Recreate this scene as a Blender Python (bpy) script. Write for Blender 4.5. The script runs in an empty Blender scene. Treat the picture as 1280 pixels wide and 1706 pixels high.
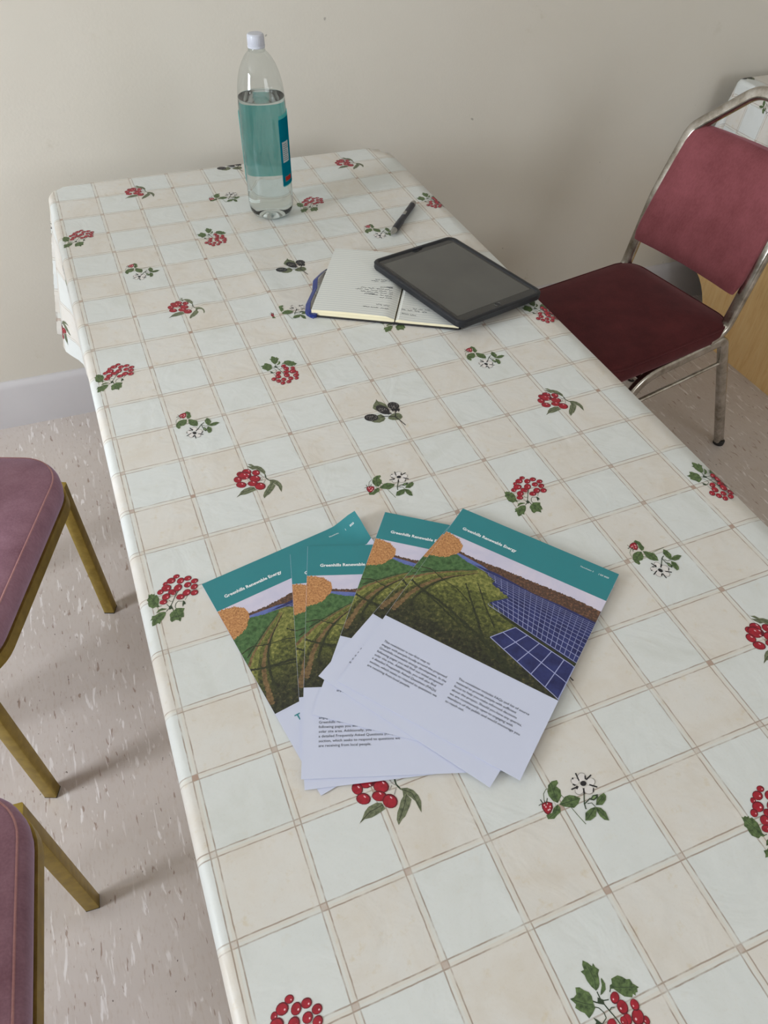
import bpy, bmesh, math, random
from mathutils import Vector, Matrix
random.seed(11)
SC = bpy.context.scene
COL = SC.collection
H = 0.73                      # height of the table top under the cloth
U = 0.0788                    # printed tile across the table
V = U * 0.97804               # printed tile along the table
PI = math.pi

# ------------------------------------------------------------------ helpers
def srgb(r, g, b):
    f = lambda c: (c/255/12.92) if c/255 <= .04045 else ((c/255+.055)/1.055)**2.4
    return (f(r), f(g), f(b), 1)

class NT:
    def __init__(s, name):
        s.m = bpy.data.materials.new(name); s.m.use_nodes = True
        s.t = s.m.node_tree; s.n = s.t.nodes; s.l = s.t.links
        s.b = s.n['Principled BSDF']; s.out = s.n['Material Output']
    def node(s, kind, **kw):
        o = s.n.new(kind)
        for k, v in kw.items():
            if k in ('operation', 'blend_type', 'data_type', 'noise_dimensions', 'feature', 'distance', 'noise_type', 'interpolation_type', 'clamp', 'use_clamp'): setattr(o, k, v)
            else: o.inputs[k].default_value = v
        return o
    def val(s, sock, x):
        if x is None: return
        if hasattr(x, 'is_output'): s.l.new(x, sock)
        else: sock.default_value = x
    def math(s, op, a, b=None, c=None, clamp=False):
        o = s.n.new('ShaderNodeMath'); o.operation = op; o.use_clamp = clamp
        s.val(o.inputs[0], a); s.val(o.inputs[1], b)
        if c is not None: s.val(o.inputs[2], c)
        return o.outputs[0]
    def mix(s, f, a, b, mode='MIX'):
        o = s.n.new('ShaderNodeMix'); o.data_type = 'RGBA'; o.blend_type = mode
        s.val(o.inputs[0], f); s.val(o.inputs[6], a); s.val(o.inputs[7], b)
        return o.outputs[2]
    def coords(s, which='Object'):
        return s.n.new('ShaderNodeTexCoord').outputs[which]
    def mapping(s, vec, scale=(1, 1, 1), loc=(0, 0, 0), rot=(0, 0, 0)):
        o = s.n.new('ShaderNodeMapping'); s.l.new(vec, o.inputs['Vector'])
        o.inputs['Scale'].default_value = scale; o.inputs['Location'].default_value = loc; o.inputs['Rotation'].default_value = rot
        return o.outputs[0]
    def noise(s, vec, scale, detail=3, rough=.5, dist=0):
        o = s.n.new('ShaderNodeTexNoise')
        if vec is not None: s.l.new(vec, o.inputs['Vector'])
        o.inputs['Scale'].default_value = scale; o.inputs['Detail'].default_value = detail
        o.inputs['Roughness'].default_value = rough; o.inputs['Distortion'].default_value = dist
        return o.outputs['Fac']
    def ramp(s, fac, stops):
        o = s.n.new('ShaderNodeValToRGB'); s.l.new(fac, o.inputs[0])
        e = o.color_ramp.elements
        while len(e) < len(stops): e.new(.5)
        for q, (p, c) in zip(e, stops):
            q.position = p; q.color = c if len(c) == 4 else (*c, 1)
        return o.outputs[0]
    def step(s, x, lo, hi):
        o = s.n.new('ShaderNodeMapRange'); o.interpolation_type = 'SMOOTHSTEP'
        s.val(o.inputs[0], x); o.inputs[1].default_value = lo; o.inputs[2].default_value = hi
        return o.outputs[0]
    def bump(s, h, strength=.3, dist=.002):
        o = s.n.new('ShaderNodeBump'); s.l.new(h, o.inputs['Height'])
        o.inputs['Strength'].default_value = strength; o.inputs['Distance'].default_value = dist
        s.l.new(o.outputs[0], s.b.inputs['Normal']); return o
    def base(s, c): s.val(s.b.inputs['Base Color'], c)
    def set(s, **kw):
        for k, v in kw.items(): s.b.inputs[k.replace('_', ' ')].default_value = v
        return s

def flat(name, c, rough=.5, metal=0, var=.06, scale=40, **kw):
    n = NT(name)
    f = n.noise(n.coords(), scale, 3)
    lo = tuple(v*(1-var) for v in c[:3]) + (1,); hi = tuple(min(1, v*(1+var)) for v in c[:3]) + (1,)
    n.base(n.ramp(f, [(.3, lo), (.7, hi)]))
    n.set(Roughness=rough, Metallic=metal, **kw)
    return n.m

def tag(o, label=None, cat=None, group=None, kind=None):
    if label: o['label'] = label
    if cat: o['category'] = cat
    if group: o['group'] = group
    if kind: o['kind'] = kind
    return o

def empty(name, loc, rz=0):
    o = bpy.data.objects.new(name, None); COL.objects.link(o)
    o.location = loc; o.rotation_euler = (0, 0, rz); o.empty_display_size = .05
    return o

def obj(name, bm, mats, parent=None, smooth=True, angle=35):
    me = bpy.data.meshes.new(name)
    bm.normal_update(); bm.to_mesh(me); bm.free()
    if not isinstance(mats, (list, tuple)): mats = [mats]
    for m in mats: me.materials.append(m)
    if smooth:
        for p in me.polygons: p.use_smooth = True
        try: me.set_sharp_from_angle(angle=math.radians(angle))
        except Exception: pass
    o = bpy.data.objects.new(name, me); COL.objects.link(o)
    if parent: o.parent = parent
    return o

def bm_box(bm, lo, hi, mat=0):
    v = [bm.verts.new((x, y, z)) for z in (lo[2], hi[2]) for y in (lo[1], hi[1]) for x in (lo[0], hi[0])]
    for f in ((0,2,3,1), (4,5,7,6), (0,1,5,4), (2,6,7,3), (0,4,6,2), (1,3,7,5)):
        bm.faces.new([v[i] for i in f]).material_index = mat
    return v

def bevel_all(bm, w, seg=2):
    bmesh.ops.bevel(bm, geom=bm.edges[:], offset=w, segments=seg, affect='EDGES', profile=.5, clamp_overlap=True)

def box(name, lo, hi, mat, parent=None, bev=0, seg=2):
    bm = bmesh.new(); bm_box(bm, lo, hi)
    if bev: bevel_all(bm, bev, seg)
    return obj(name, bm, mat, parent)

def loft(bm, rings, cap0=True, cap1=True, closed=True, mat=0):
    """quads between rings of equal length (lists of 3-d points)"""
    R = [[bm.verts.new(p) for p in r] for r in rings]
    n = len(R[0])
    for a, b in zip(R, R[1:]):
        for i in range(n if closed else n-1):
            j = (i+1) % n
            bm.faces.new((a[i], a[j], b[j], b[i])).material_index = mat
    if cap0: bm.faces.new(R[0][::-1]).material_index = mat
    if cap1: bm.faces.new(R[-1]).material_index = mat
    return R

def rrect(x0, x1, y0, y1, r, n=6):
    """rounded rectangle, r = radius or one radius per corner (x1y1, x0y1, x0y0, x1y0)"""
    if not isinstance(r, (tuple, list)): r = (r,)*4
    out = []
    for (cx, cy, sx, sy, a0), q in zip(((x1, y1, -1, -1, 0), (x0, y1, 1, -1, 90), (x0, y0, 1, 1, 180), (x1, y0, -1, 1, 270)), r):
        for k in range(n+1):
            a = math.radians(a0 + 90*k/n)
            out.append((cx+sx*q+q*math.cos(a), cy+sy*q+q*math.sin(a)))
    return out

def fillet(pts, rad, n=8):
    """polyline with rounded corners; rad is one number or one per inner point"""
    P = [Vector(p) for p in pts]; out = [P[0]]
    for i in range(1, len(P)-1):
        r = rad[i-1] if isinstance(rad, (list, tuple)) else rad
        a, b, c = P[i-1], P[i], P[i+1]
        u = (a-b).normalized(); w = (c-b).normalized()
        th = u.angle(w)
        if r <= 0 or th > PI-.02: out.append(b); continue
        d = min(r/math.tan(th/2), (a-b).length*.49, (c-b).length*.49)
        p, q = b+u*d, b+w*d
        for k in range(n+1):
            t = k/n
            out.append(p*(1-t)**2 + b*2*t*(1-t) + q*t**2)
    out.append(P[-1]); return out

def tube(bm, path, sect, up=(0, 0, 1), mat=0):
    """sweep the closed 2-d section (list of (a, b)) along path; b follows 'up' as far as it can"""
    P = [Vector(p) for p in path]; up = Vector(up); rings = []
    prev = None
    for i, p in enumerate(P):
        t = (P[min(i+1, len(P)-1)] - P[max(i-1, 0)]).normalized()
        if prev is None:
            b = up - t*up.dot(t)
            if b.length < 1e-3: b = Vector((1, 0, 0)) - t*t.x
        else: b = prev - t*prev.dot(t)
        b.normalize(); prev = b; a = t.cross(b)
        rings.append([p + a*s + b*q for s, q in sect])
    loft(bm, rings, mat=mat)

def circ(r, n=12): return [(r*math.cos(2*PI*k/n), r*math.sin(2*PI*k/n)) for k in range(n)]
def rsect(w, h, r, n=3): return rrect(-w/2, w/2, -h/2, h/2, r, n)

def lathe(bm, prof, n=48, mat=0, cap0=False, cap1=False):
    loft(bm, [[(r*math.cos(2*PI*k/n), r*math.sin(2*PI*k/n), z) for k in range(n)] for r, z in prof], cap0, cap1, mat=mat)

def stroke2d(pts, w0, w1=None):
    """outline of a 2-d line of width w0 (to w1 at its end)"""
    if w1 is None: w1 = w0
    L, R = [], []
    n = len(pts)
    for i, p in enumerate(pts):
        a = Vector(pts[max(i-1, 0)]); b = Vector(pts[min(i+1, n-1)])
        d = (b-a)
        if d.length < 1e-9: d = Vector((1, 0))
        d.normalize(); nrm = Vector((-d.y, d.x)); w = (w0+(w1-w0)*i/max(1, n-1))/2
        L.append(Vector(p)+nrm*w); R.append(Vector(p)-nrm*w)
    return L, R

class Print:
    """flat printed artwork: layered 2-d polygons in metres, each with a material slot"""
    def __init__(s): s.bm = bmesh.new(); s.k = 0
    def poly(s, pts, mat, h=None):
        if h is None: s.k += 1; h = s.k
        try: s.bm.faces.new([s.bm.verts.new((p[0], p[1], h)) for p in pts]).material_index = mat
        except ValueError: pass
    def line(s, pts, w, mat, w1=None, h=None):
        if h is None: s.k += 1; h = s.k
        L, R = stroke2d(pts, w, w1)
        for i in range(len(L)-1):
            s.bm.faces.new([s.bm.verts.new((q.x, q.y, h)) for q in (R[i], R[i+1], L[i+1], L[i])]).material_index = mat
    def cut(s, xs=(), ys=()):
        for x in xs:
            bmesh.ops.bisect_plane(s.bm, geom=s.bm.verts[:]+s.bm.edges[:]+s.bm.faces[:], plane_co=(x, 0, 0), plane_no=(1, 0, 0), dist=1e-7)
        for y in ys:
            bmesh.ops.bisect_plane(s.bm, geom=s.bm.verts[:]+s.bm.edges[:]+s.bm.faces[:], plane_co=(0, y, 0), plane_no=(0, 1, 0), dist=1e-7)
    def add(s, bm2, xf):
        """copy into bm2 with xf(x, y, h) -> point; UV = the flat coordinates"""
        uv = bm2.loops.layers.uv.verify()
        m = {}
        for v in s.bm.verts: m[v] = bm2.verts.new(xf(v.co.x, v.co.y, v.co.z))
        for f in s.bm.faces:
            vs = [v for v in f.verts]
            if f.normal.z < 0 or (f.normal.length < .5 and f.calc_area() > 0): pass
            a = 0
            for i in range(len(vs)):
                p, q = vs[i].co, vs[(i+1) % len(vs)].co; a += p.x*q.y-q.x*p.y
            if a < 0: vs = vs[::-1]
            try: g = bm2.faces.new([m[v] for v in vs])
            except ValueError: continue
            g.material_index = f.material_index
            for lp, v in zip(g.loops, vs): lp[uv].uv = (v.co.x, v.co.y)

_txt = {}
def text_polys(body, size=1.0, bold=0.0):
    """faces of a line of lettering as lists of 2-d points (size 1 = font size 1)"""
    key = (body, bold)
    if key not in _txt:
        cu = bpy.data.curves.new('lettering', 'FONT'); cu.body = body; cu.size = 1; cu.offset = bold; cu.resolution_u = 2
        o = bpy.data.objects.new('lettering', cu); COL.objects.link(o)
        bpy.context.view_layer.update()
        dg = bpy.context.evaluated_depsgraph_get()
        me = bpy.data.meshes.new_from_object(o.evaluated_get(dg))
        pol = [[(me.vertices[i].co.x, me.vertices[i].co.y) for i in p.vertices] for p in me.polygons]
        bpy.data.objects.remove(o); bpy.data.curves.remove(cu); bpy.data.meshes.remove(me)
        _txt[key] = pol
    pol = _txt[key]
    w = max((x for q in pol for x, y in q), default=0)
    return [[(x*size, y*size) for x, y in q] for q in pol], w*size

# ------------------------------------------------------------------ materials
def mat_cloth():
    n = NT('oilcloth_print')
    uv = n.node('ShaderNodeUVMap').outputs[0]
    sp = n.n.new('ShaderNodeSeparateXYZ'); n.l.new(uv, sp.inputs[0])
    u, v = sp.outputs[0], sp.outputs[1]
    par = n.math('MODULO', n.math('ADD', n.math('ADD', n.math('FLOOR', u), n.math('FLOOR', v)), 200), 2)   # 0 / 1
    n1 = n.noise(uv, 1.1, 6, .62, .6); n2 = n.noise(uv, 5.5, 5, .65); n3 = n.noise(uv, 38, 2, .5)
    beige = n.ramp(n1, [(.28, srgb(203, 196, 186)), (.5, srgb(208, 204, 198)), (.74, srgb(209, 208, 205))])
    white = n.ramp(n1, [(.28, srgb(201, 204, 201)), (.5, srgb(208, 211, 210)), (.74, srgb(204, 208, 207))])
    c = n.mix(par, white, beige)
    blot = n.step(n2, .56, .74)
    c = n.mix(n.math('MULTIPLY', blot, n.math('ADD', n.math('MULTIPLY', par, .4), .12)), c, srgb(198, 184, 158))
    c = n.mix(n.math('MULTIPLY', n.step(n3, .55, .8), .10), c, srgb(170, 150, 125))
    wob = n.math('MULTIPLY', n.math('SUBTRACT', n.noise(uv, 7, 2), .5), .012)
    def dist(x, w):   # signed distance to the nearest printed seam
        f = n.math('SUBTRACT', n.math('FRACT', n.math('ADD', x, .5)), .5)
        return n.math('ADD', f, w)
    du, dv = dist(u, wob), dist(v, wob)
    au, av = n.math('ABSOLUTE', du), n.math('ABSOLUTE', dv)
    band = n.math('MAXIMUM', n.math('SUBTRACT', 1, n.step(au, .034, .04)), n.math('SUBTRACT', 1, n.step(av, .034, .04)))
    c = n.mix(n.math('MULTIPLY', band, .5), c, srgb(206, 203, 195))
    def line(d, k, seed):
        e = n.math('ABSOLUTE', n.math('SUBTRACT', d, k))
        core = n.math('SUBTRACT', 1, n.step(e, .003, .012))
        br = n.noise(n.mapping(uv, (1, 1, 1), (seed*3.1, seed*1.7, 0)), 3.2, 4, .6)
        return n.math('MULTIPLY', core, n.step(br, .24, .6))
    ln = None
    for i, (d, k) in enumerate(((du, .038), (du, -.038), (dv, .038), (dv, -.038))):
        q = line(d, k, i+1); ln = q if ln is None else n.math('MAXIMUM', ln, q)
    c = n.mix(n.math('MULTIPLY', ln, .76), c, srgb(136, 114, 97))
    sq = n.math('MULTIPLY', n.math('SUBTRACT', 1, n.step(au, .034, .04)), n.math('SUBTRACT', 1, n.step(av, .034, .04)))
    c = n.mix(n.math('MULTIPLY', sq, n.step(n.noise(uv, .8, 2), .3, .7)), c, srgb(165, 140, 126))
    n.base(c)
    n.set(Roughness=.42); n.b.inputs['Specular IOR Level'].default_value = .38
    hb = n.math('ADD', n.math('MULTIPLY', n.noise(uv, 1.3, 3, .5, 1.2), 1.0), n.math('MULTIPLY', n.noise(uv, 6, 3), .15))
    n.bump(hb, .35, .004)
    return n.m

def leafmat(name, a, b):
    n = NT(name)
    f = n.noise(n.coords('UV'), 260, 4, .65)
    n.base(n.ramp(f, [(.34, a), (.66, b)])); n.set(Roughness=.5)
    return n.m

def mat_floor():
    n = NT('marbled_linoleum')
    o = n.coords()
    base = n.ramp(n.noise(o, 3, 4, .6), [(.3, srgb(184, 174, 168)), (.7, srgb(198, 189, 184))])
    fine = n.noise(n.mapping(o, (60, 16, 1)), 3, 4, .6)
    c = n.mix(n.math('MULTIPLY', n.step(fine, .5, .7), .28), base, srgb(168, 147, 132))
    st = n.mapping(o, (85, 15, 1), (3, 1, 0), (0, 0, .06))
    big = n.noise(n.mapping(o, (8, 5, 1)), 1.2, 3)
    fl = n.noise(st, 1.25, 3, .55, .5)
    msk = n.math('MULTIPLY', n.step(fl, .585, .66), n.step(big, .36, .55))
    c = n.mix(n.math('MULTIPLY', msk, .62), c, srgb(232, 228, 228))
    fl2 = n.noise(n.mapping(o, (105, 21, 1), (9, 4, 0), (0, 0, -.08)), 1.3, 3, .55, .4)
    c = n.mix(n.math('MULTIPLY', n.step(fl2, .64, .69), .65), c, srgb(126, 96, 78))
    fl3 = n.noise(n.mapping(o, (70, 44, 1), (19, 7, 0)), 1.6, 2, .5)
    c = n.mix(n.math('MULTIPLY', n.step(fl3, .735, .75), .8), c, srgb(72, 58, 50))
    n.base(c); n.set(Roughness=.3); n.b.inputs['Specular IOR Level'].default_value = .5
    n.bump(n.noise(o, 12, 3), .06, .004)
    return n.m

def mat_wall():
    n = NT('cream_wall_paint')
    o = n.coords()
    c = n.ramp(n.noise(o, 1.2, 4, .6), [(.3, srgb(201, 195, 184)), (.7, srgb(207, 202, 193))])
    sc = n.noise(n.mapping(o, (1, 1, 1), (2, 5, 1)), 9, 5, .7)
    low = n.noise(n.mapping(o, (1, 1, 1), (8, 1, 1)), 2.2, 2)
    c = n.mix(n.math('MULTIPLY', n.math('MULTIPLY', n.step(sc, .6, .72), n.step(low, .5, .66)), .35), c, srgb(150, 134, 98))
    sp = n.noise(n.mapping(o, (1, 1, 1), (4, 9, 2)), 55, 1, .4)
    c = n.mix(n.math('MULTIPLY', n.step(sp, .79, .82), .5), c, srgb(110, 105, 98))
    n.base(c); n.set(Roughness=.62)
    n.bump(n.math('ADD', n.noise(o, 160, 2), n.math('MULTIPLY', n.noise(o, 5, 3), 2)), .12, .002)
    return n.m

def mat_velvet(name, a, b, sheen, rough=.85, tint=None):
    n = NT(name)
    o = n.coords()
    f = n.math('ADD', n.math('MULTIPLY', n.noise(o, 14, 4, .6), .7), n.math('MULTIPLY', n.noise(n.mapping(o, (1, 1, .3)), 320, 2), .3))
    n.base(n.ramp(f, [(.32, a), (.68, b)]))
    n.set(Roughness=rough); n.b.inputs['Sheen Weight'].default_value = sheen; n.b.inputs['Sheen Roughness'].default_value = .4
    if tint: n.b.inputs['Sheen Tint'].default_value = tint
    n.b.inputs['Specular IOR Level'].default_value = .2
    n.bump(n.noise(o, 500, 2), .15, .001)
    return n.m

def mat_metal(name, a, b, rough=.28, scale=30):
    n = NT(name)
    o = n.coords()
    f = n.noise(o, scale, 5, .7)
    n.base(n.ramp(f, [(.35, a), (.65, b)])); n.set(Metallic=1)
    r = n.n.new('ShaderNodeMapRange'); n.l.new(n.noise(o, scale*2, 4, .7), r.inputs[0]); r.inputs[3].default_value = rough*.7; r.inputs[4].default_value = rough*1.6
    n.l.new(r.outputs[0], n.b.inputs['Roughness'])
    return n.m

def mat_wood():
    n = NT('pale_wood_veneer')
    o = n.coords()
    g = n.noise(n.mapping(o, (1, 14, 1.2)), 6, 5, .65, .6)
    g2 = n.noise(n.mapping(o, (1, 60, 3)), 9, 3, .6)
    c = n.ramp(g, [(.3, srgb(232, 190, 128)), (.5, srgb(242, 206, 146)), (.72, srgb(246, 215, 160))])
    c = n.mix(n.math('MULTIPLY', n.step(g2, .55, .75), .25), c, srgb(160, 116, 64))
    n.base(c); n.set(Roughness=.45)
    return n.m

M = {}
M['cloth'] = mat_cloth()
M['floor'] = mat_floor()
M['wall'] = mat_wall()
M['skirting'] = flat('skirting_gloss_paint', srgb(192, 189, 192), .4, var=.03, scale=8)
M['ceiling'] = flat('ceiling_paint', srgb(225, 222, 214), .8, var=.02, scale=3)
M['frame_white'] = flat('white_window_paint', srgb(225, 225, 225), .4, var=.02)
M['wood'] = mat_wood()
M['red'] = flat('berry_red', srgb(152, 24, 42), .42, var=.25, scale=220)
M['dred'] = flat('berry_dark_red', srgb(96, 16, 32), .42, var=.15, scale=220)
M['pink'] = flat('berry_highlight', srgb(226, 178, 186), .42)
M['green'] = leafmat('leaf_green', srgb(46, 64, 36), srgb(100, 122, 74))
M['dgreen'] = flat('leaf_dark_green', srgb(44, 60, 40), .5, var=.2, scale=200)
M['lgreen'] = flat('bud_green', srgb(124, 146, 100), .5)
M['olv'] = leafmat('leaf_olive', srgb(70, 78, 56), srgb(122, 128, 100))
M['dolv'] = flat('leaf_dark_olive', srgb(42, 44, 32), .5, var=.2, scale=200)
M['gry'] = flat('petal_grey', srgb(150, 146, 142), .5)
M['wht'] = flat('petal_white', srgb(214, 210, 208), .5)
M['blk'] = flat('print_black', srgb(34, 32, 36), .5)
M['maroon'] = mat_velvet('maroon_velour', srgb(112, 58, 62), srgb(136, 76, 82), .6, tint=srgb(225, 170, 185))
M['shaded_velour'] = mat_velvet('maroon_velour_shaded', srgb(62, 24, 26), srgb(84, 36, 38), .3, tint=srgb(215, 150, 160))  # same velour as the back; table's shade and the nap put into the colour
M['mauve'] = mat_velvet('mauve_velvet', srgb(120, 84, 96), srgb(150, 114, 128), .8, tint=srgb(195, 180, 212))
M['piping'] = mat_velvet('mauve_piping', srgb(150, 104, 106), srgb(176, 132, 130), .5)
M['gold'] = mat_metal('brushed_gold', srgb(152, 132, 68), srgb(178, 156, 84), .38, 60)
M['chrome'] = mat_metal('worn_chrome', srgb(150, 142, 130), srgb(206, 202, 196), .2, 26)
M['rubber'] = flat('black_rubber', srgb(28, 26, 26), .7)
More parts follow.
